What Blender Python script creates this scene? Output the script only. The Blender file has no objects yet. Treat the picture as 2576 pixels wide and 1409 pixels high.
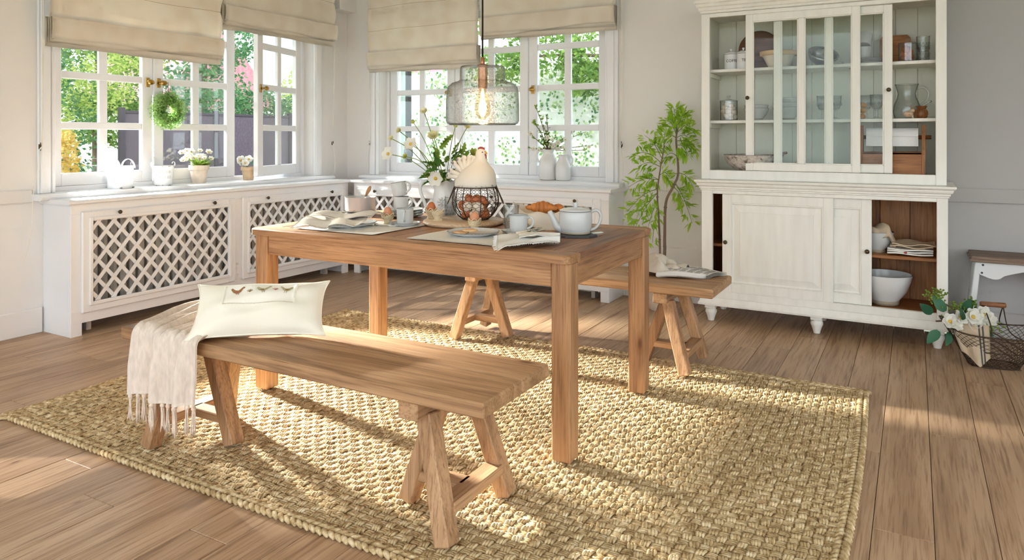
import bpy, math, random
import numpy as np
from mathutils import Vector, Matrix, noise as mnoise
random.seed(7)
PI = math.pi
scene = bpy.context.scene
COL = scene.collection

# ------------------------------------------------------------------ camera, light, exposure
cam_d = bpy.data.cameras.new('camera'); cam = bpy.data.objects.new('camera', cam_d); COL.objects.link(cam)
cam.location = (0, 0, 1.2); cam.rotation_euler = (PI/2, 0, math.radians(29.3))
cam_d.sensor_width = 36.0; cam_d.lens = 36.0*1804/2576; cam_d.shift_y = -360.5/2576
cam_d.clip_start = .05; cam_d.clip_end = 200
scene.camera = cam
w = bpy.data.worlds.new('daylight'); scene.world = w; w.use_nodes = True
w.node_tree.nodes['Background'].inputs[0].default_value = (.86, .94, 1, 1)
w.node_tree.nodes['Background'].inputs[1].default_value = 1.9
def lamp(name, kind, loc, energy, color, **kw):
    d = bpy.data.lights.new(name, kind); d.energy = energy; d.color = color
    for k, v in kw.items(): setattr(d, k, v)
    o = bpy.data.objects.new(name, d); COL.objects.link(o); o.location = loc
    return o
# strong warm strobe, unseen outside the left window (its shadows fan out from one point)
gsp = lamp('strobe_light', 'SPOT', (-6.2, 3.0, 1.80), 9000, (1, .95, .88), shadow_soft_size=.13, spot_size=math.radians(46), spot_blend=.55)
gsp.rotation_euler = Vector((4.7, -.40, -2.06)).to_track_quat('-Z', 'Y').to_euler(); gsp.scale = (1, .40, 1)   # barn doors: wide and low
sun = lamp('sun', 'SUN', (-9, -4, 8), 2.0, (1, .96, .91), angle=.012)
sun.rotation_euler = Vector((.85, .53, -.66)).to_track_quat('-Z', 'Y').to_euler()
scene.view_settings.view_transform = 'Standard'; scene.view_settings.look = 'None'
scene.view_settings.gamma = 1; scene.view_settings.use_curve_mapping = False
scene.view_settings.exposure = .78
scene.cycles.use_denoising = True
scene.cycles.max_bounces = 5; scene.cycles.diffuse_bounces = 4; scene.cycles.glossy_bounces = 2; scene.cycles.transmission_bounces = 3; scene.cycles.transparent_max_bounces = 14
scene.cycles.use_adaptive_sampling = True; scene.cycles.adaptive_threshold = .12; scene.cycles.adaptive_min_samples = 8
scene.cycles.caustics_reflective = False; scene.cycles.caustics_refractive = False
scene.cycles.sample_clamp_indirect = 6

# ------------------------------------------------------------------ materials
def lin(r, g, b):
    f = lambda c: (c/255/12.92) if c/255 <= .04045 else ((c/255+.055)/1.055)**2.4
    return (f(r), f(g), f(b), 1)
class NT:
    def __init__(s, name):
        s.m = bpy.data.materials.new(name); s.m.use_nodes = True; s.t = s.m.node_tree
        s.t.nodes.clear(); s.out = s.n('ShaderNodeOutputMaterial')
    def n(s, typ, **kw):
        nd = s.t.nodes.new(typ)
        for k, v in kw.items():
            if k.startswith('i_'): nd.inputs[k[2:].replace('_', ' ')].default_value = v
            else: setattr(nd, k, v)
        return nd
    def l(s, a, b): s.t.links.new(a, b)
    def coords(s, scale=(1, 1, 1), rnd=True, kind='Object'):
        tc = s.n('ShaderNodeTexCoord'); mp = s.n('ShaderNodeMapping'); mp.inputs['Scale'].default_value = scale
        src = tc.outputs[kind]
        if rnd:
            oi = s.n('ShaderNodeObjectInfo'); mu = s.n('ShaderNodeMath', operation='MULTIPLY'); mu.inputs[1].default_value = 37.3
            s.l(oi.outputs['Random'], mu.inputs[0])
            ad = s.n('ShaderNodeVectorMath', operation='ADD'); s.l(src, ad.inputs[0]); s.l(mu.outputs[0], ad.inputs[1]); src = ad.outputs[0]
        s.l(src, mp.inputs['Vector']); return mp.outputs[0]
    def noise(s, vec, scale, detail=4, rough=.55, dist=0):
        nd = s.n('ShaderNodeTexNoise'); nd.inputs['Scale'].default_value = scale; nd.inputs['Detail'].default_value = detail
        nd.inputs['Roughness'].default_value = rough; nd.inputs['Distortion'].default_value = dist; s.l(vec, nd.inputs['Vector']); return nd.outputs['Fac']
    def ramp(s, fac, stops):
        r = s.n('ShaderNodeValToRGB'); e = r.color_ramp.elements
        while len(e) < len(stops): e.new(.5)
        for el, (p, c) in zip(e, stops): el.position = p; el.color = c
        s.l(fac, r.inputs[0]); return r.outputs[0]
    def mix(s, a, b, fac, mode='MIX'):
        m = s.n('ShaderNodeMix', data_type='RGBA', blend_type=mode)
        for v, sock in ((fac, m.inputs[0]), (a, m.inputs[6]), (b, m.inputs[7])):
            if isinstance(v, (int, float, tuple)): sock.default_value = v
            else: s.l(v, sock)
        return m.outputs[2]
    def bump(s, h, strength, dist=.002):
        b = s.n('ShaderNodeBump'); b.inputs['Strength'].default_value = strength; b.inputs['Distance'].default_value = dist
        s.l(h, b.inputs['Height']); return b.outputs[0]
    def bsdf(s, color, rough=.5, metal=0, normal=None, **kw):
        b = s.n('ShaderNodeBsdfPrincipled')
        for v, k in ((color, 'Base Color'), (rough, 'Roughness'), (metal, 'Metallic')):
            if isinstance(v, (int, float, tuple)): b.inputs[k].default_value = v
            else: s.l(v, b.inputs[k])
        for k, v in kw.items(): b.inputs[k.replace('_', ' ')].default_value = v
        if normal is not None: s.l(normal, b.inputs['Normal'])
        s.l(b.outputs[0], s.out.inputs[0]); return b
MATS = {}
def plain(name, col, rough=.5, metal=0, vary=.06, vscale=6, bump=0, bscale=60, bdist=.002, stretch=(1, 1, 1), **kw):
    """painted, glazed, woven ... : a colour with a little uneven tone and fine relief"""
    t = NT(name); v = t.coords(stretch)
    n1 = t.noise(v, vscale, 1)
    lo = tuple(c*(1-vary) for c in col[:3])+(1,); hi = tuple(min(1, c*(1+vary)) for c in col[:3])+(1,)
    c = t.ramp(n1, [(.3, lo), (.7, hi)])
    nm = t.bump(t.noise(v, bscale, 1), bump, bdist) if bump else None
    t.bsdf(c, rough, metal, nm, **kw); MATS[name] = t.m; return t.m
def wood(name, axis, light, mid, dark, rough=.55, along=1.2, across=11, knots=.0, tint=.0, bump=.25):
    """grain that runs along one axis, growth rings, fine pores, a few knots; each board gets its own piece of it"""
    t = NT(name); sc = [across]*3; sc['xyz'.index(axis)] = along
    v = t.coords(tuple(sc)); n = t.noise(v, 1.0, 3, .6, .9)
    c = t.ramp(n, [(.25, dark), (.45, mid), (.62, light), (.85, mid)])
    sc2 = [s*7 for s in sc]; sc2['xyz'.index(axis)] = along*2.2
    f = t.noise(t.coords(tuple(sc2)), 1.6, 3, .7)
    fr = t.ramp(f, [(.33, (.52, .45, .40, 1)), (.52, (1, 1, 1, 1))])
    c = t.mix(c, fr, .85, 'MULTIPLY')
    big = t.noise(t.coords((.9, .9, .9)), 1.3, 0)
    c = t.mix(c, t.ramp(big, [(.3, (.84, .8, .78, 1)), (.7, (1.0, 1, 1, 1))]), .8, 'MULTIPLY')
    if tint:
        oi = t.n('ShaderNodeObjectInfo')
        c = t.mix(c, t.ramp(oi.outputs['Random'], [(0, (1-tint, 1-tint*1.1, 1-tint*1.15, 1)), (1, (1+tint*.5, 1+tint*.5, 1+tint*.45, 1))]), 1.0, 'MULTIPLY')
    if knots:
        vo = t.n('ShaderNodeTexVoronoi'); vo.inputs['Scale'].default_value = 1.0
        s3 = [5.5]*3; s3['xyz'.index(axis)] = 1.9
        t.l(t.coords(tuple(s3)), vo.inputs['Vector'])
        k = t.ramp(vo.outputs['Distance'], [(knots*.5, (.3, .2, .13, 1)), (knots, (.8, .72, .64, 1)), (knots*1.7, (1, 1, 1, 1))])
        c = t.mix(c, k, .9, 'MULTIPLY')
    t.bsdf(c, rough, 0, t.bump(f, bump, .0012)); MATS[name] = t.m; return t.m
def glassy(name, tint=(.97, .99, .98, 1), refl=.10, bump=0, bscale=40, stretch=(1, 1, 1), haze=0., rough=.02, crackle=None, graze=.55, edge=None):
    """thin clear glass: light goes straight through, the surface mirrors more at grazing angles"""
    t = NT(name); tr = t.n('ShaderNodeBsdfTransparent'); tr.inputs[0].default_value = tint
    if crackle:   # fine cracks in the glass
        cn = t.noise(t.coords((1, 1, 1.6)), crackle, 5, .65, 3.0)
        tint = t.ramp(cn, [(.43, (.97, .98, .98, 1)), (.452, (.30, .32, .33, 1)), (.475, (.96, .97, .96, 1)), (.55, (.93, .95, .94, 1)), (.568, (.42, .44, .45, 1)), (.586, (.97, .98, .97, 1))])
    if edge:      # more glass to look through where the wall turns away
        l2 = t.n('ShaderNodeLayerWeight'); l2.inputs['Blend'].default_value = .5
        tint = t.mix(tint, t.ramp(l2.outputs['Facing'], [(.55, (1, 1, 1, 1)), (.95, (edge, edge*1.02, edge*1.02, 1))]), 1.0, 'MULTIPLY')
    if not isinstance(tint, tuple): t.l(tint, tr.inputs[0])
    gl = t.n('ShaderNodeBsdfGlossy'); gl.inputs['Roughness'].default_value = rough
    lw = t.n('ShaderNodeLayerWeight'); lw.inputs['Blend'].default_value = .35
    fac = t.n('ShaderNodeMath', operation='MULTIPLY_ADD'); t.l(lw.outputs['Facing'], fac.inputs[0]); fac.inputs[1].default_value = graze; fac.inputs[2].default_value = refl*.4
    if bump:
        nm = t.bump(t.noise(t.coords(stretch), bscale, 4, .6, .5), bump, .004); t.l(nm, gl.inputs['Normal']); t.l(nm, lw.inputs['Normal'])
    mx = t.n('ShaderNodeMixShader'); t.l(fac.outputs[0], mx.inputs[0]); t.l(tr.outputs[0], mx.inputs[1]); t.l(gl.outputs[0], mx.inputs[2])
    last = mx.outputs[0]
    if haze:
        df = t.n('ShaderNodeBsdfDiffuse'); df.inputs[0].default_value = (.9, .92, .92, 1)
        m2 = t.n('ShaderNodeMixShader'); m2.inputs[0].default_value = haze; t.l(last, m2.inputs[1]); t.l(df.outputs[0], m2.inputs[2]); last = m2.outputs[0]
    t.l(last, t.out.inputs[0]); MATS[name] = t.m; return t.m
def leafy(name, a, b, rough=.45, trans=.35, spec=.3):
    """leaf: two greens, and light that shines through it"""
    t = NT(name); oi = t.n('ShaderNodeObjectInfo'); v = t.coords((1, 1, 1))
    n = t.noise(v, 9, 0); c = t.ramp(n, [(.3, a), (.7, b)])
    d = t.n('ShaderNodeBsdfPrincipled'); t.l(c, d.inputs['Base Color']); d.inputs['Roughness'].default_value = rough; d.inputs['Specular IOR Level'].default_value = spec
    tr = t.n('ShaderNodeBsdfTranslucent'); t.l(c, tr.inputs[0])
    mx = t.n('ShaderNodeMixShader'); mx.inputs[0].default_value = trans; t.l(d.outputs[0], mx.inputs[1]); t.l(tr.outputs[0], mx.inputs[2])
    t.l(mx.outputs[0], t.out.inputs[0]); MATS[name] = t.m; return t.m

L = lin
plain('wall_paint', L(231, 228, 225), .85, vary=.02, vscale=1.5, bump=.05, bscale=200)
plain('white_paint', L(236, 236, 238), .38, vary=.02, vscale=3, bump=.05, bscale=90)
plain('ceiling_paint', L(240, 238, 235), .9, vary=.01)
wood('floor_oak', 'y', L(204, 172, 140), L(188, 155, 122), L(160, 127, 97), .42, along=.9, across=9, knots=.035, tint=.13, bump=.2)
plain('subfloor', L(70, 50, 38), .9)
for ax in 'xyz':
    wood('pine_'+ax, ax, L(190, 146, 104), L(170, 125, 85), L(130, 90, 58), .5, along=1.1, across=12, knots=.075, tint=.08)
    wood('old_pine_'+ax, ax, L(200, 160, 120), L(177, 137, 98), L(136, 98, 66), .55, along=1.0, across=13, knots=.06, tint=.08)
    wood('mango_'+ax, ax, L(192, 132, 76), L(166, 108, 58), L(110, 68, 34), .5, along=1.4, across=9, knots=.06, tint=.08)
wood('table_plank', 'y', L(190, 146, 112), L(160, 116, 84), L(112, 76, 54), .5, along=1.1, across=12, knots=.06, tint=.18)
wood('beech', 'x', L(222, 198, 168), L(210, 182, 150), L(190, 160, 128), .5, along=1.5, across=14)
wood('acacia', 'x', L(150, 98, 62), L(118, 72, 42), L(74, 42, 26), .5, along=2, across=16)
wood('weathered', 'x', L(150, 128, 112), L(116, 94, 80), L(78, 60, 50), .6, along=2, across=16)
plain('chalk_paint', L(240, 238, 231), .5, vary=.035, vscale=5, bump=.22, bscale=26, bdist=.002, stretch=(5, 5, .7))
plain('chalk_inside', L(236, 234, 220), .6, vary=.03, vscale=4)
plain('stool_paint', L(228, 228, 228), .5, vary=.03)
leafy('linen_blind', L(246, 236, 220), L(252, 245, 232), rough=.95, trans=.30, spec=.05)
plain('linen_cream', L(240, 234, 218), .9, vary=.02, bump=.35, bscale=320, bdist=.001)
plain('linen_patch', L(243, 238, 224), .9, vary=.03, bump=.5, bscale=260, bdist=.001)
plain('linen_grey', L(222, 214, 202), .9, vary=.04, bump=.4, bscale=300, bdist=.001)
plain('linen_white', L(236, 234, 228), .9, vary=.03, bump=.3, bscale=300, bdist=.001)
plain('linen_sand', L(206, 186, 158), .9, vary=.08, bump=.5, bscale=200, bdist=.001)
plain('throw_wool', L(222, 206, 192), .95, vary=.09, vscale=70, bump=.8, bscale=240, bdist=.002, stretch=(1, 1, .35))
plain('fringe_yarn', L(226, 206, 188), .95, vary=.1, vscale=60, bump=.6, bscale=300)
t = NT('jute'); v = t.coords((1, 1, 1), False)
big = t.noise(v, 2.2, 1); fine = t.noise(v, 42, 2, .6); hair = t.noise(t.coords((1, 1, 1), False), 420, 2)
c = t.ramp(fine, [(.28, L(152, 121, 78)), (.46, L(195, 168, 124)), (.6, L(219, 196, 155)), (.78, L(240, 224, 194))])
c = t.mix(c, t.ramp(big, [(.35, (.88, .87, .84, 1)), (.65, (1.05, 1.05, 1.05, 1))]), .7, 'MULTIPLY')
t.bsdf(c, .9, 0, t.bump(hair, .6, .0015)); MATS['jute'] = t.m
plain('ceramic_white', L(226, 225, 223), .16, vary=.02, vscale=9)
plain('ceramic_grey', L(205, 206, 205), .2, vary=.03, vscale=14)
plain('ceramic_rim', L(88, 86, 84), .35)
plain('stone_ring', L(172, 158, 138), .6)
plain('enamel', L(238, 239, 240), .25, vary=.02)
plain('enamel_chip', L(84, 82, 84), .6)
plain('letter_black', L(34, 34, 38), .6)
plain('brass', L(186, 146, 78), .3, 1, vary=.15)
plain('copper', L(196, 142, 104), .28, 1, vary=.08)
plain('bronze_knob', L(92, 78, 60), .4, .85, vary=.2)
plain('aluminium', L(200, 200, 200), .42, .35, vary=.10, bump=.2, bscale=40)
plain('steel', L(178, 180, 180), .25, 1, vary=.04)
plain('silver', L(206, 204, 196), .25, 1, vary=.06)
plain('cast_iron', L(44, 42, 44), .55, .5)
plain('wire_rust', L(78, 62, 50), .55, .7, vary=.25, vscale=40)
plain('slate', L(66, 64, 66), .6, vary=.15, bump=.4)
plain('cord_black', L(22, 22, 22), .6)
plain('cord_white', L(238, 232, 222), .8)
plain('radiator_paint', L(196, 190, 182), .5)
plain('dark_gap', L(40, 36, 34), .95)
plain('terracotta', L(212, 184, 150), .85, vary=.12, vscale=18, bump=.4, bscale=60)
plain('terracotta_white', L(222, 208, 190), .85, vary=.16, vscale=16, bump=.4, bscale=60)
plain('egg_brown', L(214, 148, 112), .5, vary=.04); plain('egg_rust', L(196, 112, 66), .5, vary=.05); plain('egg_white', L(240, 226, 206), .5, vary=.02)
plain('wicker', L(224, 206, 172), .8, vary=.08, vscale=60, bump=.5, bscale=150)
plain('hen_glaze', L(226, 217, 204), .55, vary=.04, bump=.15, bscale=80)
plain('hen_red', L(150, 52, 54), .45); plain('hen_beak', L(206, 158, 92), .5); plain('hen_grey', L(140, 134, 134), .6)
plain('biscuit', L(226, 186, 138), .8, vary=.12, vscale=60, bump=.4); plain('biscuit_jam', L(214, 150, 112), .5, vary=.1, vscale=50)
plain('croissant', L(190, 116, 52), .5, vary=.25, vscale=24, bump=.4, bscale=40)
plain('meringue', L(240, 226, 208), .8, vary=.04, bump=.3)
plain('walnut_shell', L(196, 146, 92), .7, vary=.2, vscale=60, bump=.8, bscale=90)
plain('amber_biscuit', L(172, 88, 40), .5, vary=.2)
plain('newsprint', L(226, 222, 216), .9, vary=.02)
plain('newsprint_ink', L(112, 110, 110), .9, vary=.3, vscale=260); plain('newsprint_yellow', L(222, 190, 74), .9)
plain('paper_white', L(240, 240, 242), .9, bump=.3, bscale=220)
plain('bark', L(126, 104, 88), .9, vary=.2, bump=.6, bscale=60); plain('twig', L(96, 74, 60), .9, vary=.15)
plain('green_stem', L(122, 142, 70), .6)
leafy('leaf_nandina', L(146, 194, 48), L(192, 222, 90), trans=.5)
plain('linen_natural', L(190, 170, 144), .9, vary=.08, bump=.5, bscale=200, bdist=.001)
plain('blind_seam', L(196, 178, 152), .95)
leafy('leaf_deep', L(70, 118, 52), L(108, 156, 68), trans=.4); leafy('leaf_bluegreen', L(44, 96, 70), L(80, 132, 102), spec=.5)
leafy('leaf_fern', L(112, 146, 56), L(156, 184, 84), trans=.45); leafy('leaf_box', L(112, 158, 72), L(176, 208, 132), trans=.45)
leafy('petal_white', L(248, 246, 236), L(255, 254, 248), trans=.4); leafy('petal_cream', L(238, 234, 178), L(248, 246, 214), trans=.4); leafy('petal_lime', L(196, 200, 92), L(222, 222, 132), trans=.35)
plain('pollen', L(214, 176, 70), .8, vary=.2)
leafy('garden_a', L(96, 142, 66), L(168, 200, 104), trans=.5); leafy('garden_b', L(72, 122, 88), L(130, 172, 116), trans=.45); leafy('garden_c', L(168, 194, 92), L(218, 224, 140), trans=.5); leafy('garden_gold', L(206, 172, 86), L(236, 212, 136), trans=.45)
leafy('ivy_leaf', L(150, 182, 118), L(204, 220, 172), trans=.5)
plain('enamel_relief_shade', L(212, 213, 215), .35)  # enamel greyed so the raised letters carry painted shade
plain('lawn', L(128, 134, 110), .95, vary=.2, vscale=20)
plain('fence_screen', L(104, 92, 104), .9, vary=.3, vscale=30, bump=.6, bscale=30, stretch=(9, 9, 1))
plain('fence_post', L(76, 68, 78), .8)
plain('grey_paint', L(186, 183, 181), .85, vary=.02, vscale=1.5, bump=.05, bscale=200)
plain('render_wall', L(236, 235, 230), .9, vary=.06); plain('pale_green_paint', L(214, 232, 222), .7); plain('roof_tile', L(208, 146, 156), .8, vary=.15, vscale=12)
plain('downpipe_dark', L(52, 50, 54), .5)
glassy('pane_glass', refl=.06, graze=.3); glassy('tumbler_glass', (.93, .95, .95, 1), .2, .8, 60, haze=.01, graze=.22, edge=.4); glassy('clear_glass', (.96, .97, .97, 1), .15, haze=.004, graze=.24, edge=.4)
glassy('cabinet_glass', (.95, .97, .96, 1), .03, graze=.04)
glassy('crackle_glass', (.90, .93, .92, 1), .4, 1.0, 55, (1, 1, 2.2), haze=.006, crackle=24, graze=.30, edge=.25)
glassy('amber_glass', (1, .86, .62, 1), .15)
t = NT('filament'); e = t.n('ShaderNodeEmission'); e.inputs[0].default_value = (1, .72, .36, 1); e.inputs[1].default_value = 28; t.l(e.outputs[0], t.out.inputs[0]); MATS['filament'] = t.m

# ------------------------------------------------------------------ mesh helpers
class MB:
    """collects shapes into one mesh"""
    def __init__(s): s.v = []; s.f = []; s.m = []; s.k = 0
    def add(s, vs, fs):
        o = len(s.v); s.v.extend(tuple(p) for p in vs); s.f.extend(tuple(i+o for i in q) for q in fs); s.m.extend([s.k]*len(fs)); return s
    def box(s, x0, x1, y0, y1, z0, z1, c=.0):
        if c <= 0:
            vs = [(x, y, z) for z in (z0, z1) for y in (y0, y1) for x in (x0, x1)]
            return s.add(vs, [(0, 2, 3, 1), (4, 5, 7, 6), (0, 1, 5, 4), (2, 6, 7, 3), (0, 4, 6, 2), (1, 3, 7, 5)])
        vs = []; ids = {}
        X, Y, Z = (x0, x1), (y0, y1), (z0, z1); sg = (1, -1)
        for i in (0, 1):
            for j in (0, 1):
                for k in (0, 1):
                    for a in range(3):
                        p = [X[i]+sg[i]*c, Y[j]+sg[j]*c, Z[k]+sg[k]*c]; p[a] = (X[i], Y[j], Z[k])[a]
                        ids[i, j, k, a] = len(vs); vs.append(p)
        fs = []
        def q(*t): fs.append(tuple(ids[k] for k in t))
        for e in (0, 1):
            r = (lambda *t: q(*t)) if e else (lambda *t: q(*t[::-1]))
            r((e, 0, 0, 0), (e, 1, 0, 0), (e, 1, 1, 0), (e, 0, 1, 0))
            r((0, e, 0, 1), (0, e, 1, 1), (1, e, 1, 1), (1, e, 0, 1))
            r((0, 0, e, 2), (1, 0, e, 2), (1, 1, e, 2), (0, 1, e, 2))
        for i in (0, 1):
            for j in (0, 1):
                fl = (i+j) % 2
                def r(*t): q(*(t if fl else t[::-1]))
                r((i, j, 0, 0), (i, j, 0, 1), (i, j, 1, 1), (i, j, 1, 0))
                r((j, 0, i, 2), (j, 0, i, 0), (j, 1, i, 0), (j, 1, i, 2))
                r((0, i, j, 1), (0, i, j, 2), (1, i, j, 2), (1, i, j, 1))
                for k in (0, 1):
                    t3 = [(i, j, k, 0), (i, j, k, 1), (i, j, k, 2)]
                    q(*(t3 if (i+j+k) % 2 else t3[::-1]))
        return s.add(vs, fs)
    def tube(s, pts, r, n=8, cap=True, flat=1.0):
        pts = [Vector(p) for p in pts]; rs = r if isinstance(r, (list, tuple)) else [r]*len(pts); vs = []; fs = []
        up = None
        for i, p in enumerate(pts):
            t = (pts[min(i+1, len(pts)-1)]-pts[max(i-1, 0)])
            t = t.normalized() if t.length > 1e-9 else Vector((0, 0, 1))
            if up is None:
                a = Vector((0, 0, 1)) if abs(t.z) < .9 else Vector((1, 0, 0)); up = (a-t*a.dot(t)).normalized()
            else: up = (up-t*up.dot(t)); up = up.normalized() if up.length > 1e-6 else Vector((1, 0, 0))
            b = t.cross(up)
            for k in range(n):
                a = 2*PI*k/n; vs.append(p+(b*math.cos(a)+up*math.sin(a)*flat)*rs[i])
        for i in range(len(pts)-1):
            for k in range(n):
                k2 = (k+1) % n; fs.append((i*n+k, i*n+k2, (i+1)*n+k2, (i+1)*n+k))
        if cap: fs.append(tuple(range(n))[::-1]); fs.append(tuple((len(pts)-1)*n+k for k in range(n)))
        return s.add(vs, fs)
    def lathe(s, prof, n=32, o=(0, 0, 0), wav=None, close=False):
        vs = []; fs = []
        for j, (r, z) in enumerate(prof):
            for k in range(n):
                a = 2*PI*k/n; q = wav(a, j, r, z) if wav else (r, z)
                vs.append((o[0]+q[0]*math.cos(a), o[1]+q[0]*math.sin(a), o[2]+q[1]))
        m = len(prof)
        for j in range(m-1+(1 if close else 0)):
            j2 = (j+1) % m
            for k in range(n):
                k2 = (k+1) % n; fs.append((j*n+k, j*n+k2, j2*n+k2, j2*n+k))
        if not close:
            if prof[0][0] > 1e-5: fs.append(tuple(range(n))[::-1])
            if prof[-1][0] > 1e-5: fs.append(tuple((m-1)*n+k for k in range(n)))
        return s.add(vs, fs)
    def ball(s, c, rx, ry=None, rz=None, n=16, m=10, fn=None):
        ry = ry or rx; rz = rz or rx; vs = [(c[0], c[1], c[2]-rz)]; fs = []
        for j in range(1, m):
            b = -PI/2+PI*j/m
            for k in range(n):
                a = 2*PI*k/n; d = (math.cos(a)*math.cos(b), math.sin(a)*math.cos(b), math.sin(b)); h = fn(d) if fn else 1
                vs.append((c[0]+d[0]*rx*h, c[1]+d[1]*ry*h, c[2]+d[2]*rz*h))
        vs.append((c[0], c[1], c[2]+rz)); T = len(vs)-1
        for k in range(n): fs.append((0, 1+(k+1) % n, 1+k)); fs.append((T, T-n+k, T-n+(k+1) % n))
        for j in range(m-2):
            for k in range(n): k2 = (k+1) % n; fs.append((1+j*n+k, 1+j*n+k2, 1+(j+1)*n+k2, 1+(j+1)*n+k))
        return s.add(vs, fs)
    def grid(s, P, wrap=False):
        """P[i][j] points"""
        a = len(P); b = len(P[0]); vs = [p for r in P for p in r]; fs = []
        for i in range(a-1):
            for j in range(b-1+(1 if wrap else 0)):
                j2 = (j+1) % b; fs.append((i*b+j, i*b+j2, (i+1)*b+j2, (i+1)*b+j))
        return s.add(vs, fs)
    def sheet(s, P, th):
        """a grid with thickness along its own normals"""
        a = len(P); b = len(P[0]); Q = []
        for i in range(a):
            row = []
            for j in range(b):
                u = Vector(P[min(i+1, a-1)][j])-Vector(P[max(i-1, 0)][j]); w_ = Vector(P[i][min(j+1, b-1)])-Vector(P[i][max(j-1, 0)])
                nn = u.cross(w_); nn = nn.normalized() if nn.length > 1e-9 else Vector((0, 0, 1)); row.append(tuple(Vector(P[i][j])-nn*th))
            Q.append(row)
        o = len(s.v); s.grid(P); o2 = len(s.v); s.grid([r for r in Q])
        nf = (a-1)*(b-1)
        for t_ in range(len(s.f)-nf, len(s.f)): s.f[t_] = s.f[t_][::-1]
        def e(i, j, k, l): s.f.append((o+i*b+j, o2+i*b+j, o2+k*b+l, o+k*b+l)); s.m.append(s.k)
        for j in range(b-1): e(0, j+1, 0, j); e(a-1, j, a-1, j+1)
        for i in range(a-1): e(i, 0, i+1, 0); e(i+1, b-1, i, b-1)
        return s
    def prism(s, poly, z0, z1, axis='z'):
        n = len(poly); mp = {'z': lambda x, y, z: (x, y, z), 'y': lambda x, y, z: (x, z, y), 'x': lambda x, y, z: (z, x, y)}[axis]
        vs = [mp(x, y, z0) for x, y in poly]+[mp(x, y, z1) for x, y in poly]
        fs = [tuple(range(n))[::-1], tuple(range(n, 2*n))]+[(k, (k+1) % n, n+(k+1) % n, n+k) for k in range(n)]
        if axis == 'y': fs = [q[::-1] for q in fs]
        return s.add(vs, fs)
    def bar(s, a, b, wx, wy, c=.003, ref=(0, 1, 0)):
        """squared timber from a to b"""
        a = Vector(a); b = Vector(b); t = (b-a); ln = t.length; t.normalize(); r = Vector(ref); x = r.cross(t).normalized(); y = t.cross(x)
        m = MB().box(-wx/2, wx/2, -wy/2, wy/2, 0, ln, c)
        return s.add([a+x*p[0]+y*p[1]+t*p[2] for p in m.v], m.f)
    def xf(s, M_):
        s.v = [tuple(M_ @ Vector(p)) for p in s.v]; return s
    def build(s, name, mat, parent=None, smooth=False, loc=None):
        me = bpy.data.meshes.new(name); me.from_pydata(s.v, [], s.f); me.update()
        mats = mat if isinstance(mat, (list, tuple)) else [mat]
        for q in mats: me.materials.append(MATS[q])
        if len(mats) > 1: me.polygons.foreach_set('material_index', s.m)
        if smooth: 
            me.polygons.foreach_set('use_smooth', [True]*len(me.polygons))
            if smooth is not True: me.set_sharp_from_angle(angle=math.radians(smooth))
        return link(name, me, parent, loc)
def link(name, me, parent=None, loc=None):
    o = bpy.data.objects.new(name, me); COL.objects.link(o)
    if parent is not None: o.parent = parent
    if loc is not None: o.location = loc
    return o
def tag(o, label=None, cat=None, group=None, kind=None):
    for k, v in (('label', label), ('category', cat), ('group', group), ('kind', kind)):
        if v: o[k] = v
    return o
def thing(name, label, cat, loc=(0, 0, 0), rz=0, group=None, kind=None):
    o = bpy.data.objects.new(name, None); COL.objects.link(o); o.location = loc; o.rotation_euler = (0, 0, rz)
    o.empty_display_size = .05
    return tag(o, label, cat, group, kind)
def copy_tree(o, parent=None):
    c = o.copy(); COL.objects.link(c); c.parent = parent
    for ch in [x for x in bpy.data.objects if x.parent is o]: copy_tree(ch, c)
    return c
def mesh_of(mb, name, mat, smooth=True):
    o = mb.build(name, mat, None, smooth); me = o.data; bpy.data.objects.remove(o); return me
def bez(p, n=12):
    """smooth curve through points (Catmull-Rom)"""
    p = [Vector(q) for q in p]; out = []
    for i in range(len(p)-1):
        a = p[max(i-1, 0)]; b = p[i]; c = p[i+1]; d = p[min(i+2, len(p)-1)]
        for k in range(n):
            t_ = k/n; out.append(.5*((2*b)+(c-a)*t_+(2*a-5*b+4*c-d)*t_**2+(3*b-a-3*c+d)*t_**3))
    out.append(p[-1]); return out
R = lambda a, b: random.uniform(a, b)
def shellprof(outer, th):
    """closed wall profile for vessels: outer profile from bottom up, then the inside back down"""
    inn = [(max(r-th, .0), z) for r, z in outer]; inn = [(r, max(z, outer[0][1]+th)) for r, z in inn]
    return [(0.0, outer[0][1])]+outer+inn[::-1]+[(0.0, outer[0][1]+th)]
# ------------------------------------------------------------------ the room
XL, YB, ZC = -4.68, 5.15, 2.66
XR, YF = 2.7, -1.6
floor = MB().box(XL, XR, YF, YB, -.06, -.022).build('floor', 'subfloor'); tag(floor, 'wide oak plank floor with dark narrow joints', 'floor', kind='structure')
PW = .1655; k0 = int((XR+.113)/PW)
rng = random.Random(3)
k = 0; x1 = -.113+PW*k0
while x1 > XL+.02:
    x0 = max(x1-PW, XL); y = YF-rng.uniform(0, 1.9)
    while y < YB:
        y2 = y+rng.choice((1.75, 2.05, 2.3)); a, b = max(y, YF), min(y2, YB)
        if b-a > .05:
            h = rng.uniform(-.0006, .0006)
            MB().box(-(x1-x0)/2+.0009, (x1-x0)/2-.0009, -(b-a)/2+.0009, (b-a)/2-.0009, -.022, h, .0016).build('plank', 'floor_oak', floor, loc=((x0+x1)/2, (a+b)/2, 0))
        y = y2
    x1 -= PW
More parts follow.
